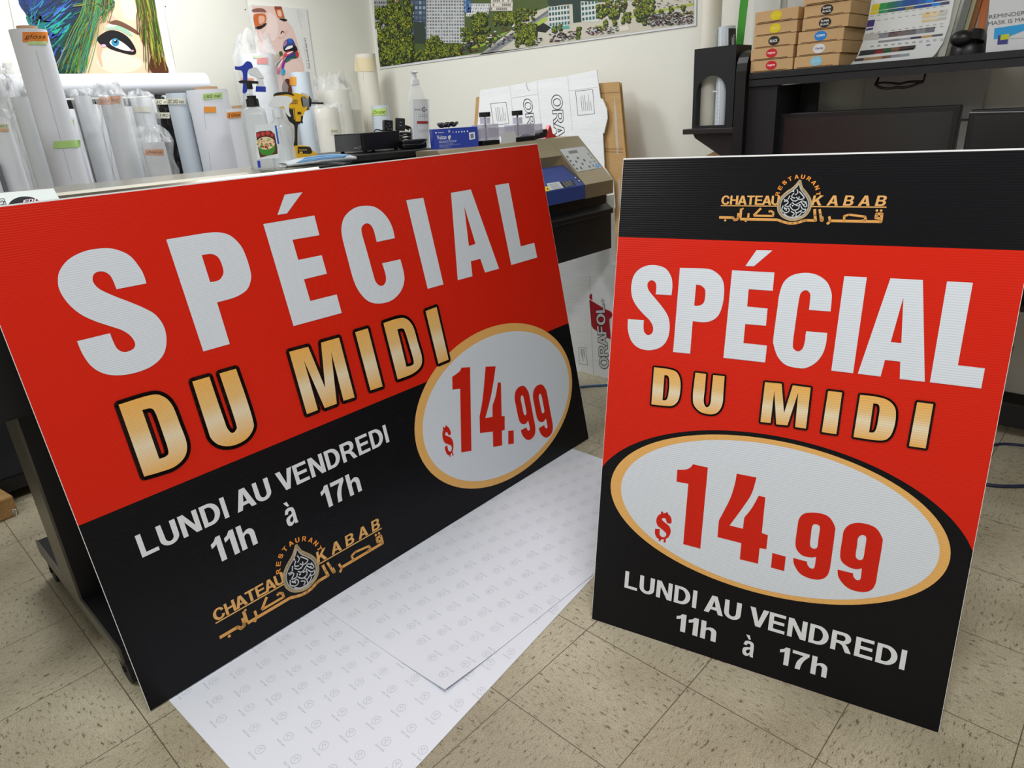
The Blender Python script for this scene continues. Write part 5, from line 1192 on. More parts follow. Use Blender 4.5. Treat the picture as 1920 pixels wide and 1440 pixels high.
# ---- ink boxes
KRAFT=mat('kraft_box','cda878',rough=.7,var=.05,vscale=9,bump=.12,bscale=80)
def ink_box(pl,pr,pt,pb,xo,label,col,word,wcol='ffffff',depth=.27,grp='ink boxes stacked on the hutch'):
    a=W(pl,pb,x=XD+xo); b=W(pr,pb,x=XD+xo)
    return a,b
def stack(rows,zb,hh,y0,y1,name_pos):
    z=zb
    for k,(dy,dx,col,word,wcol,desc) in enumerate(rows):
        t=thing('ink_box',desc,'box',(XD+.14+dx,(y0+y1)/2+dy,z),'kraft ink boxes stacked on the hutch')
        mb=MB(); mb.box(XD+.008+dx,XD+.27+dx,y0+dy,y1+dy,z+.0015,z+hh); bx=build('carton',mb,KRAFT,t,bevel=.0015)
        mb=MB(); mb.box(XD+.006+dx,XD+.008+dx,y0+dy+.012,y1+dy-.006,z+.004,z+.006) if False else None
        mb=MB().color('5b3c22'); X=XD+.0076+dx; mb.quad((X,y1+dy-.012,z+.0035),(X,y0+dy+.022,z+.0035),(X,y0+dy+.022,z+.006),(X,y1+dy-.012,z+.006)); 
        if col:
            mb.color(col); cyy=(y0+y1)/2+dy+(.0); czz=z+hh*.53; ry,rz=.0225,.0165
            mb.poly2([[(ry*math.cos(q),rz*math.sin(q)) for q in [i*math.pi/12 for i in range(24)]]],0,lambda a,b,zz:Vector((X-.0004,cyy-a,czz+b)))
            mb.color(wcol)
            ws=word.split('|'); n=len(ws)
            for i,w_ in enumerate(ws):
                h_=.010/n**.5; c_=czz+(.0055*(n-1)/1)*(1 if i==0 else -1)*(1 if n>1 else 0)
                put_text(mb,w_,lambda a,b:Vector((X-.0008,cyy+.0155-.031*a,c_-h_/2+h_*b)),bold=.03)
        build('sticker',mb,INK,t)
        z+=hh
yA0=W(1484,127,x=XD).y; yA1=W(1405,135,x=XD).y
hA=(W(1410,24,x=XD).z-zs)/5
stack([(0,0,'d02030','magenta','ffe0e0','kraft ink box with red magenta sticker, lowest of the left stack'),(.001,-.002,'d02030','magenta','ffe0e0','kraft ink box with red magenta sticker, second from the bottom of the left stack'),
 (-.003,.002,'26241f','BLACK','f0f0f0','kraft ink box with black oval BLACK sticker in the left stack'),(-.004,.004,'e8cf1c','yellow','f6ec8a','kraft ink box with yellow sticker, just above the one marked BLACK'),(-.006,.0,'e8cf1c','yellow','f2dc50','kraft ink box with yellow sticker, top of the left stack')],zs,hA,yA0,yA1,'left')
yB0=W(1571,120,x=XD).y; yB1=W(1487,127,x=XD).y
hB=(W(1500,13,x=XD).z-zs)/5
stack([(0,0,'8ecbe6','light cyan','b9e2f2','kraft ink box with pale cyan sticker, lowest of the right stack'),(-.006,0,'e6e6ea','Cleaning','8a8f9a','kraft ink box with white Cleaning sticker in the right stack'),
 (-.006,.003,'1f86dc','cyan','e6f4ff','kraft ink box with bright blue cyan sticker in the right stack'),(-.019,0,'1d1c1c','SUPER|BLACK','e8e8e8','kraft ink box with black oval two-line sticker, directly above the cyan one'),(-.021,.002,'1d1c1c','SUPER|BLACK','e8e8e8','kraft ink box with black oval two-line sticker, second from the top of the right stack'),(-.018,-.004,None,'','','reddish kraft ink box, top of the right stack, cut off by the picture edge')],zs,hB,yB0,yB1,'right')
# ---- colour chart bending on the shelf
xcb=XD+.02; fcx=PXF(1560,0,4.8,(xcb+.05,0,0),(-1,0,0),.001)
chart=thing('colour_chart','white curling printed sheet of colour swatches leaning on the hutch shelf','chart',(xcb+.05,.85,zs))
P=[(1594,122),(1606,108),(1617,80),(1627,40),(1634,0),(1640,-40),(1800,-60),(1789,0),(1780,45),(1768,80),(1755,100),(1748,107)]
mb=MB().prism([W(a,b,x=xcb+.05) for a,b in P],(.002,0,0))
for i,v in enumerate(mb.v):
    if v.z<zs: mb.v[i]=Vector((v.x,v.y,zs))
build('sheet',mb,mat('white_card_stock','e4e8e8',rough=.5),chart)
mb=MB()
def strip(x0,y0,x1,y1,h,cols,sl=0):
    n=len(cols)
    for i,cc in enumerate(cols):
        if not cc: continue
        mb.color(cc); a=i/n;b=(i+1)/n
        q=lambda t:(x0+(x1-x0)*t,y0+(y1-y0)*t)
        (ax,ay),(bx,by)=q(a),q(b); mb.quad(fcx(ax,ay),fcx(bx,by),fcx(bx-h*.25,by+h),fcx(ax-h*.25,ay+h))
strip(365,42,1070,-62,60,['e8cf1e','2a9a4c','2a7a5c','2b6a8c','2456a0','2a4fa0','2a66b8','2a86e0','3a3f70','5a5a78'])
strip(345,108,1060,10,26,['e8cf1e','2a9a5c','2f6a60','24508a','8a7a4a','2456a0','2b3f90','2a86e0','4a4f70'])
strip(325,185,390,176,60,['3b2f7a']); strip(310,258,372,248,18,['3b2f7a'])
strip(820,115,1040,85,50,['e8d2a0','ecdcb8','cfcfc8']); strip(810,180,1030,150,22,['e4cc98','e6d6b0','c8c8c4'])
strip(430,300,930,240,46,['8a8c96','6a5a5c','7a6c6c','6c6e74','8a8e98','70747a']); strip(290,305,430,296,60,['bfc0bc'])
strip(420,368,1000,302,18,['8a8c92','8c8e96','a8aab0','2c2f5a','c9a060','5a5c68'])
strip(255,458,755,405,32,['2a2a2c','2c2c30','7a2a2e','2e5a3a','8a5a44','4a3a34','3c3634']); strip(240,490,740,432,14,['2a2a2c','2c2c30','b0302e','3a6a40','7a6a58','4a3a34','3c3634'])
strip(205,530,700,478,24,['4a3c36','b08a5a','b0845a','7a5a4c','8c9098','9aa0a8'])
mb.color('8c9098')
for y0,y1 in((120,20),(165,65),(270,180),(290,205),(395,330),(388,318)):
    for k in range(11): 
        t_=k/11; mb.quad(*[fcx(a,b) for a,b in((345+690*t_,y0+(y1-y0)*t_+26),(375+690*t_,y0+(y1-y0)*t_+22),(375+690*t_,y0+(y1-y0)*t_+26),(345+690*t_,y0+(y1-y0)*t_+30))])
mb.color('5a6ab0'); mb.quad(fcx(850,403),fcx(888,397),fcx(886,407),fcx(848,413)); build('swatches',mb,INK,chart)
# boards filed upright to the right of the chart
for bi,(pl,pr,pt_l,col,lab) in enumerate(((1770,1783,1796,'c9cbc4','pale grey board filed upright right of the colour chart'),(1790,1803,1800,'7d817e','grey board filed upright behind the black mount'),(1803,1812,1815,'b9b38c','beige board filed upright between the grey and brown ones'),(1812,1822,1828,'9a6236','brown board edge filed upright behind the black mount'))):
    a=W(pl-12,105,x=XD+.085+.016*bi); b=W(pr-12,105,x=XD+.085+.016*bi); d=W(pl,0,x=XD+.085+.016*bi)
    dy=d.y-W(pl-12,105,x=XD+.09).y; xx=a.x
    mb=MB().prism([(xx,a.y,zs),(xx,b.y,zs),(xx,b.y-.045,1.75),(xx,a.y-.045,1.75)],(.012,0,0)); tag(build('filed_board',mb,mat('board_'+col,col,rough=.6)),lab,'board')
# ruler-edged book with orange stripe
xx=XD+.165; mb=MB(); a=W(1822,90,x=xx);b=W(1842,90,x=xx); mb.prism([(xx,a.y+.02,zs),(xx,b.y+.012,zs),(xx,b.y-.035,1.75),(xx,a.y-.035,1.75)],(.03,0,0)); o=build('swatch_book',mb,mat('book_cream','cfcabd',rough=.6)); tag(o,'cream book with ruler marks and an orange spine stripe on the hutch','book')
fo=PXF(1760,0,12,(xx,0,0),(-1,0,0),.001); mb=MB().color('e88850'); mb.quad(fo(985,-100),fo(1160,-100),fo(1020,760),fo(870,600)); mb.color('55555a')
for k in range(14): mb.quad(fo(950-k*10,20+k*45),fo(975-k*10,20+k*45),fo(975-k*10,26+k*45),fo(950-k*10,26+k*45))
build('cover_print',mb,INK,o)
# ---- black articulated mount
xm=XD+.06; c=W(1812,95,x=xm); t=thing('speaker_mount','rounded black swivel mount standing on the hutch shelf','mount',(xm+.02,c.y,zs))
rr=abs(W(1775,95,x=xm).y-W(1848,95,x=xm).y)/2*.95
mb=MB(); mb.lathe((xm+.04,c.y,zs),[(rr,0),(rr,.008),(rr*.97,.03),(rr*.9,.034),(rr*.86,.040),(rr*.80,.055),(rr*.72,.068),(.004,.072)],36,sy=1); build('base',mb,BLKP,t)
b=W(1803,72,x=xm-.01); mb=MB(); mb.sphere(b,rr*.58,24,(.8,1.1,.8)); build('swivel_ball',mb,BLKP,t)
b=W(1828,68,x=xm); mb=MB(); mb.cyl((xm,b.y,zs+.04),(xm+.01,b.y-.004,b.z+.018),rr*.55,rr*.38,n=24); build('knuckle',mb,BLKP,t)
# ---- reminder sign board
xs=XD+.03; fs=PXF(1560,0,4.8,(xs,0,0),(-1,0,0),.001); P=[(1848,98),(1852,50),(1860,-60),(2010,-90),(2000,86)]
Q=[W(a,b,x=xs) for a,b in P]; 
for i,v in enumerate(Q):
    if v.z<zs or i in(0,4): Q[i]=Vector((v.x,v.y,zs))
o=build('notice_board',MB().prism(Q,(.01,0,0)),mat('white_acrylic','d6dade',rough=.4)); tag(o,'white upright notice reading reminder mask is mandatory on the hutch','notice')
mb=MB().color('4f555c')
put_text(mb,'REMINDER : WEARING A',lambda a,b:fs(1415+760*a,172-36*b-95*a),bold=-.004); put_text(mb,'MASK IS MANDATORY',lambda a,b:fs(1405+640*a,232-36*b-80*a),bold=-.004)
mb.color('2ba0e0'); mb.poly2([[(1463,255),(2100,160),(2100,140),(2100,250),(1740,270),(1600,325),(1455,355)]],0,fs)
mb.color('3f3f8a'); mb.poly2([[(1495,320),(1590,305),(1580,395),(1488,402)]],0,lambda x,y,z:fs(x,y,.0004)); mb.color('c3cc2e'); mb.poly2([[(1520,315),(1598,303),(1590,352),(1515,362)]],0,lambda x,y,z:fs(x,y,.0008))
mb.color('9a9ca0'); put_text(mb,'PRINTING AND SIGNS',lambda a,b:fs(1610+200*a,352-10*b-8*a),bold=0)
build('printing',mb,INK,o)
# ---- monitors on the desk
SCR=mat('dark_screen','1c1d1f',rough=.22,spec=.6)
def monitor(y0,y1,zt,x,h,label,rz=0):
    t=thing('monitor',label,'monitor',(x+.06,(y0+y1)/2,.745))
    mb=MB(); mb.box(x,x+.04,y1,y0,zt-h,zt); build('bezel',mb,BLKP,t,bevel=.006)
    mb=MB(); mb.box(x-.001,x,y1+.02,y0-.02,zt-h+.025,zt-.02); build('screen',mb,SCR,t)
    yc=(y0+y1)/2; mb=MB(); mb.box(x+.04,x+.07,yc-.03,yc+.03,.76,zt-h*.5); build('stand_neck',mb,BLKP,t); mb=MB(); mb.box(x-.03,x+.16,yc-.13,yc+.13,.7455,.76); build('stand_base',mb,BLKP,t,bevel=.004); return t
m1=W(1452,212,x=2.97); m2=W(1802,200,x=2.97)
monitor(m1.y,m2.y,m1.z-.002,2.97,.40,'large black monitor standing on the desk under the hutch shelf')
m3=W(1818,206,x=2.93); m4=W(1990,200,x=2.93)
t=monitor(m3.y,m4.y-.1,m3.z,2.93,.36,'second black monitor on the desk, cut off by the right picture edge')
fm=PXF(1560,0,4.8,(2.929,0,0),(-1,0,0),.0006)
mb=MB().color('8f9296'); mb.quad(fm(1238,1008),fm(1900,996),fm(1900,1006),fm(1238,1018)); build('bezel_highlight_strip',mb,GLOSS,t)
# pale panels on the wall under the shelf
o=build('wall_panel',MB().box(3.27,3.285,.62,1.05,1.18,1.372 if False else 1.40),mat('grey_white_panel','c9c6c4',rough=.6)); tag(o,'pale grey panel on the wall between the hutch shelf and the large monitor','panel')
# spectacles-like black hook under the shelf
mb=MB(); pp=[(1641,158),(1650,164),(1665,166),(1680,164),(1695,164),(1710,161),(1722,156),(1731,153)]
mb.tube([W(a,b,x=3.0) for a,b in pp],.0045,8,sub=3); mb.tube([W(a,b,x=3.0) for a,b in[(1641,158),(1655,155),(1672,156),(1688,157),(1700,154),(1716,153),(1731,153)]],.004,8,sub=3); a=W(1641,158,x=3.0); mb.tube([a,a+Vector((.02,0,.01)),Vector((3.05,a.y,zl+.03))],.004,8); a=W(1731,153,x=3.0); mb.tube([a,Vector((3.03,a.y,zl+.03))],.004,8)
tag(build('hanging_glasses',mb,BLKP),'black glasses hanging from the underside of the hutch shelf','glasses')
# cardboard box corner seen left of the desk post
a=W(1322,293,x=3.11); b=W(1344,281,x=3.11)
mb=MB(); mb.prism([(3.11,a.y+.02,0),(3.11,a.y+.02,a.z-.01),(3.11,b.y,b.z),(3.11,1.44,b.z),(3.11,1.44,0)],(.15,0,0)); tag(build('cardboard_box',mb,CARTB,bevel=.002),'tall brown cardboard box standing on the floor left of the desk','box')
# cables under the desk
mb=MB(); mb.tube([W(1860,835,z=.006),W(1885,832,z=.006),W(1925,836,z=.006),W(1990,846,z=.006)],.005,8,sub=6)
tag(build('floor_cable',mb,mat('navy_cable','20264a',rough=.4)),'dark blue cable on the floor beneath the desk, just above the nearest black one' if False else 'blue-black cable curving over the floor, farthest of the cables under the desk','cable')
mb=MB(); mb.tube([W(1830,905,z=.006),W(1870,911,z=.006),W(1925,911,z=.006),W(2000,905,z=.006)],.006,8,sub=6)
tag(build('floor_cable',mb,mat('navy_cable','20264a',rough=.4)),'dark navy cable on the floor, nearest of the cables under the desk','cable')
mb=MB(); a=W(1890,800,x=3.1); mb.tube([Vector((3.12,.28,.42)),Vector((3.10,.26,.2)),Vector((3.02,.22,.05)),W(1930,850,z=.006),W(1990,880,z=.006)],.005,8,sub=6)
tag(build('hanging_cable',mb,BLKP),'black cable hanging from the desk and running down to the floor','cable')
# office-chair-like black shape under the desk, built as a lumpy ball
mb=MB(); q=W(1900,668,x=2.95); mb.sphere((3.0,.42,.36),.10,20,(.7,1.0,1.0)); mb.v=[v+Vector((0,noise.noise(v*8)*.03,noise.noise(v*8+Vector((3,3,3)))*.03)) for v in mb.v]; 
tag(build('chair_like_shape',mb,BF),'glossy black chair-like shape under the desk at the right edge','bag')
# ============================================================ prints on the walls
def wallfn(ox,oy,s,plane,eps):
    if plane=='L': return PXF(ox,oy,s,(0,YB,0),(0,-1,0),eps)
    return PXF(ox,oy,s,(XA,0,0),(-1,0,0),eps)
def clipz(P,zmax=2.6): return P
def poster(name,label,cat,fn,quad,th,matl):
    P=[fn(x,y) for x,y in quad]; mb=MB(); n=Vector((0,-1,0)) if abs(P[0].y-P[1].y)<1e-4 else Vector((-1,0,0))
    mb.prism([p for p in P],-n*0+n*(-th)) ; return tag(build(name,mb,matl),label,cat)
WBD=mat('white_print_board','e3e3e1',rough=.4)
# ---- eye poster (left wall)
rnd=random.Random(5)
fe=wallfn(0,0,3.6,'L',.008); e3=lambda k:(lambda x,y,z=0:fe(x,y,.0004*k))
up=-520
def ext(x0,y0,x1,y1,y): return (x0+(x1-x0)*(y-y0)/(y1-y0),y)
eye=poster('eye_poster','poster of a blue eye with green glitter hair, white border, on the left wall','poster',fe,[(-75,-640),(940,-600),(1195,520),(1200,600),(300,600),(180,600)],.0075,WBD)
mb=MB()
def pg(col,pts,k=1,sm=True,sub=4):
    mb.color(col); P=[(p[0],p[1],1) for p in pts] if sm else pts
    mb.poly2([outline(P,sub) if sm else P],0,e3(k))
pg('d9b28c',[(10,-560),(905,-520),(1135,500),(400,525),(118,0)],1,False)
pg('0f2a4a',[(10,-560),(560,-540),(575,20),(550,250),(470,520),(400,525),(118,0)],2,False)
pg('10306a',[(125,0),(330,5),(420,60),(330,150),(200,120)],3); pg('17706a',[(180,100),(420,150),(480,190),(420,260),(240,220)],3); pg('0f4a4a',[(220,220),(480,260),(520,330),(420,400),(300,330)],3)
pg('2a50b0',[(280,110),(480,20),(500,40),(350,140)],4); pg('3a7ac8',[(330,90),(470,35),(480,45),(360,110)],5); pg('0a1f30',[(300,300),(480,350),(500,420),(400,500),(340,420)],4); pg('20a08a',[(300,180),(400,160),(470,200),(380,230)],5); pg('0e3a3a',[(400,420),(500,400),(520,500),(410,522)],5)
# face
pg('f0cfae',[(820,-540),(905,-520),(960,200),(985,330),(1010,430),(980,480),(1000,500),(560,515),(540,440),(560,360),(640,300),(700,200),(760,60)],3,False)
pg('f6dfc8',[(720,330),(860,370),(960,420),(900,480),(740,490),(650,420)],3.6); pg('f5dcc4',[(800,-100),(900,-100),(920,120),(830,110)],3.8)
pg('e6b494',[(655,300),(690,310),(680,380),(690,450),(672,440),(650,370)],4.5); pg('eabb9e',[(700,120),(760,110),(800,150),(760,180),(700,200)],4.8)
# eye
pg('9fc4a8',[(700,205),(755,160),(830,180),(890,240),(860,238),(800,205),(740,200)],6); pg('e8f0dc',[(715,180),(760,150),(800,165),(750,185)],6.5)
pg('100c10',[(650,262),(690,226),(740,205),(800,215),(862,255),(905,318),(913,360),(880,371),(800,352),(740,332),(700,306),(672,300)],7)
pg('e8ecf0',[(735,286),(765,262),(800,275),(842,302),(880,341),(840,343),(790,327),(752,309)],8); pg('2f8ab0',[(747,283),(760,262),(785,262),(800,285),(792,308),(768,314),(752,302)],9); pg('0a1622',[(764,276),(774,268),(786,275),(785,290),(772,293),(764,286)],10); pg('ffffff',[(766,272),(772,268),(776,275),(769,279)],11)
pg('d8a0a8',[(878,338),(898,340),(892,350),(876,347)],9); pg('d9b6d8',[(680,305),(700,300),(712,314),(690,320)],9)
pg('6f4a38',[(735,150),(780,138),(830,155),(900,195),(938,228),(925,234),(868,204),(800,174),(745,164)],11)
for k in range(120):
    x0=rnd.uniform(150,560) if k else 200; y0=rnd.uniform(-60,330); L_2=rnd.uniform(60,220); a_=rnd.uniform(.45,.9)
    x1=x0-L_2*math.cos(a_); y1=y0+L_2*math.sin(a_)
    y1=min(y1,505); 
    if x1<125+y1*.52: x1=125+y1*.52
    if x0<130+max(y0,0)*.52 or x0>560-y0*.2: continue
    mb.color(rnd.choice(['0f3a6a','1a58a8','0c2038','18706a','20a090','0a1420','2a48a8','144a3a','3a7ac8','0c2a30'])); mb.line2([(x0,y0),((x0+x1)/2+6,(y0+y1)/2+8),(x1,y1)],rnd.uniform(3,12),0,e3(5.05+k*.004),cap=False)
# hair strands
for k in range(170):
    x0=rnd.uniform(560,760); x1=x0-rnd.uniform(20,150)*(1.2 if x0<690 else .3)-(0 if x0>690 else 40); y1=rnd.uniform(420,515) if x0<680 else rnd.uniform(20,160)
    mb.color(rnd.choice(['2f7f34','46982f','1b5a30','7f9a34','22481f','2f8a5a','5a4030','8f8a34','246a90','6a7048','3a2a1c','1f3a20'])); w_=rnd.uniform(1.5,6.5)
    p=[Vector((x0,-540)),Vector((x0,0)),Vector(((x0+x1)/2+rnd.uniform(-10,25),y1*.5)),Vector((x1,y1))]
    mb.line2([(q.x,q.y) for q in crom(p,5)],w_,0,e3(12+k*.02),cap=False)
for k in range(90):
    x0=rnd.uniform(900,1035); x1=x0+rnd.uniform(0,95); y1=rnd.uniform(250,495) if x0>950 else rnd.uniform(180,300)
    if x1>1030+(y1)*.19: x1=1030+y1*.19
    mb.color(rnd.choice(['8a8a2a','5a3a1a','b0a83a','2f4a1a','6a5a2a','8f9a3a','3a2a14','4a7a2a'])); p=[Vector((x0-120,-540)),Vector((x0,0)),Vector(((x0+x1)/2,y1*.5)),Vector((x1,y1))]
    mb.line2([(q.x,q.y) for q in crom(p,5)],rnd.uniform(1.5,7),0,e3(16+k*.02),cap=False)
pg('5a2c12',[(1020,370),(1060,360),(1110,420),(1128,495),(1040,498),(1000,450)],15)
build('printed_picture',mb,INK,eye)
# ---- plain white panel
wbp=poster('blank_board','blank off-white board screwed to the left wall between the two face posters','poster',fe,[(955,-620),(1560,-560),(1662,30),(1770,600),(1780,760),(1240,760),(1098,20)],.0076,mat('offwhite_panel','dcdbd1',rough=.55))
mb=MB().color('55534c')
for x,y in((1113,45),(1652,66)): mb.poly2([[(x+5*math.cos(q),y+5*math.sin(q)) for q in [i*.785 for i in range(8)]]],0,e3(1))
build('screw',mb,INK,wbp)
# ---- lips poster
fl=wallfn(460,0,8,'L',.009); l3=lambda k:(lambda x,y,z=0:fl(x,y,.0004*k))
lp=poster('lips_poster','poster of a tilted face with rainbow-painted lips on the left wall','poster',fl,[(45,85),(60,66),(95,66),(800,128),(905,130),(1070,1340),(1075,1500),(250,1500),(125,560)],.0075,WBD)
mb=MB()
def ph(col,pts,k=1,sm=True,sub=4):
    mb.color(col); P=[(p[0],p[1],1) for p in pts] if sm else pts; mb.poly2([outline(P,sub) if sm else P],0,l3(k))
ph('e3c6bd',[(88,90),(420,98),(530,100),(560,190),(585,290),(640,345),(700,420),(740,530),(780,670),(820,830),(860,960),(875,1075),(880,1400),(260,1400),(180,700),(120,350)],1,False)
ph('ecd6cf',[(330,200),(440,250),(480,400),(460,560),(380,620),(260,540),(320,380)],2); ph('e8cbc2',[(560,900),(760,900),(840,1050),(700,1090),(560,1080)],2)
ph('8a5a50',[(90,150),(180,125),(270,140),(300,190),(230,185),(110,185)],3)
ph('c8683a',[(110,240),(200,205),(290,225),(292,330),(210,380),(140,415)],3); ph('e8b094',[(190,250),(270,250),(270,330),(200,360)],4); ph('2a1a1c',[(140,412),(220,385),(298,345),(290,385),(220,435),(150,440)],5)
ph('8a4a3a',[(420,98),(530,100),(545,150),(430,150)],3,False); ph('c86a3a',[(425,145),(540,140),(580,275),(470,265)],4,False); ph('eec0a8',[(470,160),(520,170),(530,250),(480,240)],5); ph('2a1a1c',[(490,285),(560,280),(615,300),(590,322),(550,318)],5)
ph('d8a8a0',[(440,380),(480,480),(475,560),(520,580),(600,510),(610,440),(560,560),(480,545)],3); ph('5a2a24',[(515,510),(530,470),(560,470),(570,500),(545,480),(530,505)],6)
ph('3a4a8a',[(555,690),(575,620),(650,580),(700,600),(740,690),(690,680),(620,700),(560,750)],7); ph('2a6ad0',[(630,600),(665,580),(690,640),(640,640)],8); ph('b07a9a',[(560,660),(600,610),(610,650),(570,700)],8)
ph('1a1418',[(560,740),(620,690),(740,690),(765,770),(700,790),(590,780)],8); ph('f0f0ee',[(580,750),(620,700),(690,685),(695,710),(650,735)],9); ph('d84a5a',[(550,840),(600,780),(700,770),(650,830),(570,860)],9); ph('2a5a4a',[(580,890),(640,830),(740,780),(785,820),(760,870),(660,890),(590,940)],9); ph('c82a3a',[(740,770),(780,790),(780,840),(750,860)],10); ph('3a3a8a',[(600,850),(700,800),(720,830),(640,870)],10); ph('f4f2ee',[(610,800),(700,770),(690,785),(620,815)],11); ph('20706a',[(600,900),(680,870),(650,905),(600,930)],11)
ph('b08a5a',[(385,840),(480,810),(510,860),(440,930),(400,900)],8); ph('3a5a2a',[(490,790),(530,770),(545,820),(500,850)],9); ph('2a5a4a',[(440,990),(500,910),(530,900),(480,990)],9); ph('e0607a',[(440,1010),(540,870),(575,890),(560,950),(480,1060),(450,1060)],9); ph('7a2a9a',[(530,1000),(565,910),(580,930),(555,1030),(520,1060)],10); ph('f2ece8',[(470,1000),(530,900),(545,910),(490,1010)],10); ph('a82a4a',[(455,1070),(500,1040),(510,1080),(470,1120)],10); ph('1aa0d8',[(510,1090),(540,1040),(580,1050),(575,1105),(540,1130)],11)
ph('5a2a24',[(540,1280),(590,1190),(660,1200),(690,1310),(680,1400),(560,1400)],4)
mb.color('222226'); 
def vt(s,x0,y0,x1,y1,w,k=2): put_text(mb,s,lambda a,b:fl(x0+(x1-x0)*a-w*b*1.0,y0+(y1-y0)*a,.0004*k),bold=.0)
vt('Océ Arizona® 660 XT',965,1032,895,565,30); vt('High quality flatbed printing on any substrate',930,1035,870,680,8)
for x0,y0,x1,y1 in((822,145,845,270),(790,140,835,435),(765,145,800,345)): vt('Arizona series flatbed uv printers',x1,y1,x0,y0,7)
build('printed_picture',mb,INK,lp)
# ---- aerial city poster (back wall)
fc_=wallfn(660,0,2.909,'B',.006); c3=lambda k:(lambda x,y,z=0:fc_(x,y,.0003*k))
# border polygon: extends above the picture
BL=(155,378); BR=(1880,140); 
cp_=poster('city_poster','wide aerial city photo poster with white border on the back wall','poster',fc_,[BL,(BR[0],BR[1]),(BR[0]+10,-620),(55,-620),(100,-60)],.0055,mat('poster_border','dfe1e6',rough=.35))
cp_=cp_
mb=MB(); rnd=random.Random(12)
def B(x): return 366+(x-158)*(128-366)/(1870-158)  # bottom edge of the picture
def inside(x,y): return y<B(x)-1 and x>118+(y*.105) and x<1868
mb.color('4a5a2a'); mb.poly2([[(158,366),(1868,128),(1878,-600),(70,-600)]],0,c3(1))
def pc(col,pts,k): mb.color(col); mb.poly2([pts],0,c3(k))
pc('c9c4b4',[(700,300),(1010,60),(1100,30),(1868,-20),(1868,128),(1040,250),(560,310)],2)
pc('8e8f94',[(715,290),(830,210),(960,130),(1070,60),(1110,60),(1000,150),(900,210),(800,278)],3); pc('6f7076',[(740,285),(870,195),(1080,50),(1090,55),(890,200),(770,282)],4); pc('8fae3a',[(640,265),(760,205),(860,170),(830,195),(700,260)],4); pc('a8c050',[(1000,130),(1060,90),(1070,110),(1010,150)],4)
pc('9fb84a',[(1330,140),(1400,135),(1380,165),(1335,165)],4)
for x0,y0,x1,y1 in((1500,90,1868,15),(1560,110,1868,60)): pc('a8b84a',[(x0,y0),(x1,y1),(x1,y1+14),(x0,y0+14)],4)
# towers
def tower(x0,x1,y0,y1,xs,base,dark,light,nx,ny,k,sl=0):
    pc(base,[(x0,y0),(x1,y0),(x1+xs,y1),(x0+xs,y1)],k)
    for i in range(nx):
        for j in range(ny):
            a=(i+.2)/nx;b=(i+.85)/nx; c=(j+.2)/ny; d=(j+.8)/ny
            X=lambda u,v:x0+(x1-x0)*u+xs*v; Y=lambda v:y0+(y1-y0)*v
            pc(rnd.choice([dark,dark,light]),[(X(a,c),Y(c)+sl*a),(X(b,c),Y(c)+sl*b),(X(b,d),Y(d)+sl*b),(X(a,d),Y(d)+sl*a)],k+1)
tower(100,172,-600,160,30,'a9aaa8','4c5258','6f757c',6,34,4); tower(195,250,-600,40,6,'c9b088','8a6a4a','e0cfa8',4,26,4)
tower(318,402,-600,220,8,'3b4a5e','55677e','8fa3b8',4,30,6); tower(404,612,-600,235,8,'c4c6c6','6c7278','8d959c',14,46,6)
pc('2b3a30',[(340,120),(402,120),(408,240),(345,235)],8)
tower(612,650,-600,70,4,'4a6a9a','2a4a7a','7aa0c8',3,24,6); tower(780,900,-300,60,-20,'c8c0b4','7a7a78','e0dcd2',12,16,5)
tower(1075,1190,36,150,5,'d3d6d2','3a6a6a','2f4f50',7,4,6,-12); pc('5fa8a0',[(1088,150),(1190,138),(1190,155),(1090,165)],8); pc('2a3a34',[(1060,-40),(1370,-80),(1385,-10),(1080,38)],5); pc('1f3a34',[(1205,-20),(1250,-25),(1255,120),(1212,125)],7)
tower(1252,1345,8,120,6,'d3d6d2','3a6a6a','2f4f50',5,4,6,-12); tower(640,760,20,90,-15,'d9dadb','8a8f98','b0b4ba',9,4,5)
pc('1c2024',[(1005,150),(1050,125),(1090,150),(1060,178),(1015,172)],6); pc('dcd6c8',[(1462,148),(1510,136),(1518,165),(1465,172)],7)
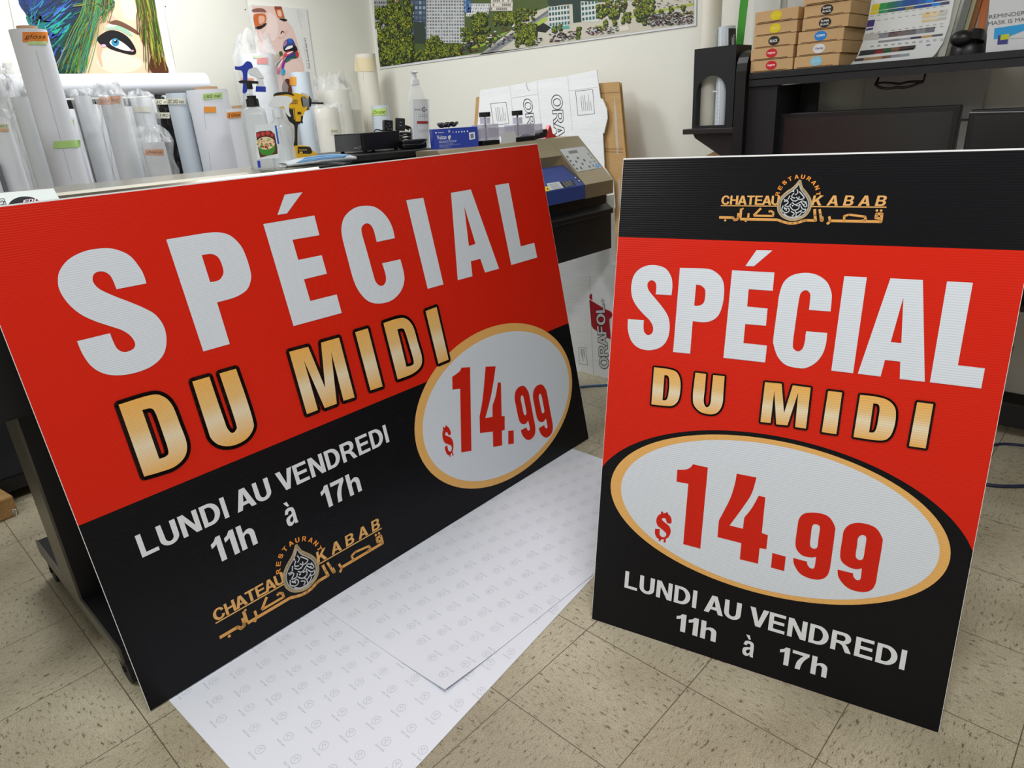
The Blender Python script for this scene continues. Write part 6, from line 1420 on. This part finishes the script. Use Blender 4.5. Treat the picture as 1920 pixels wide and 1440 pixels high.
# trees
def blob(x,y,r,k,cols):
    if not inside(x,y): return
    n=8; base=rnd.choice(cols); ph0=rnd.random()*6
    P=[]
    for i in range(n):
        q=2*math.pi*i/n+ph0; rr_=r*rnd.uniform(.7,1.15); yy_=min(y+rr_*1.15*math.sin(q),B(x)-1); P.append((max(x+rr_*math.cos(q),120+.105*yy_),yy_))
    pc(base,P,k)
G1=['26320f','1a240d','313f14','141c0b']; G2=['4a5e1a','5c701e','3f5416','6a7a22']; G3=['8e9c26','9ca62a','7c8c22','b0ac34']
def grove(x0,x1,y0,y1,n,r,dark=.45):
    pts=sorted([(rnd.uniform(x0,x1),rnd.uniform(y0,y1)) for _ in range(int(n*1.9))],key=lambda p:p[1])
    pts=pts; r=r*.72
    for i,(x,y) in enumerate(pts):
        k=9+i*.008; q=rnd.random(); blob(x+r*.3,y+r*.5,r*1.15,k,G1); blob(x,y,r*.8,k+.003,G1 if q<.3 else (G2 if q<.8 else G3))
        for _ in range(3): blob(x+rnd.uniform(-.5,.4)*r,y-rnd.uniform(0,.6)*r,r*.34,k+.006,G3 if q<.7 else G2)
grove(135,330,40,330,150,17); grove(200,330,0,120,40,15); grove(160,320,260,345,60,20); grove(320,480,280,330,40,13); grove(405,500,195,320,40,13); grove(480,600,240,305,50,12)
grove(600,780,150,230,50,12); grove(660,740,70,170,40,16); grove(780,900,70,130,50,12); grove(900,1005,40,110,24,9); grove(895,1005,130,245,70,15)
grove(1340,1385,30,90,14,14); grove(1390,1455,0,90,26,17); grove(1455,1500,10,60,12,13); grove(1540,1650,-10,90,50,15); grove(1480,1520,70,120,12,12); grove(1560,1610,80,110,8,13)
for x,y in((1745,50),(1810,42),(1690,68),(1385,125),(1435,120),(1240,180),(1600,120),(1110,158),(1140,150)): grove(x-8,x+8,y-14,y+12,6,11)
grove(1225,1250,150,210,8,10)
# parked and driving cars
for x0,x1,y0,y1,n,s in((1085,1225,185,232,130,5),(1285,1460,152,192,110,5),(1620,1865,82,148,420,5),(1395,1860,0,60,60,5),(1005,1040,215,240,14,5),(600,700,235,300,40,6),(740,900,165,270,40,6)):
    for i in range(n):
        x=rnd.uniform(x0,x1); t_=(x-x0)/(x1-x0); y=rnd.uniform(y0,y1)-t_*(y1-y0)*.35
        if not inside(x,y+4): continue
        pc(rnd.choice(['e8e8ea','c8ccd0','1c1e22','3a3e44','8a1f1f','5a6068','23304a','f0f0f0','7a2a2a']),[(x-s,y-s*.45),(x+s,y-s*.6),(x+s,y+s*.35),(x-s,y+s*.5)],16)
        pc('22262c',[(x-s*.5,y-s*.3),(x+s*.4,y-s*.4),(x+s*.4,y),(x-s*.5,y+.1)],16.5)
build('printed_picture',mb,INK,cp_)

for o in SC.objects:
    if '_o' in o: del o['_o']
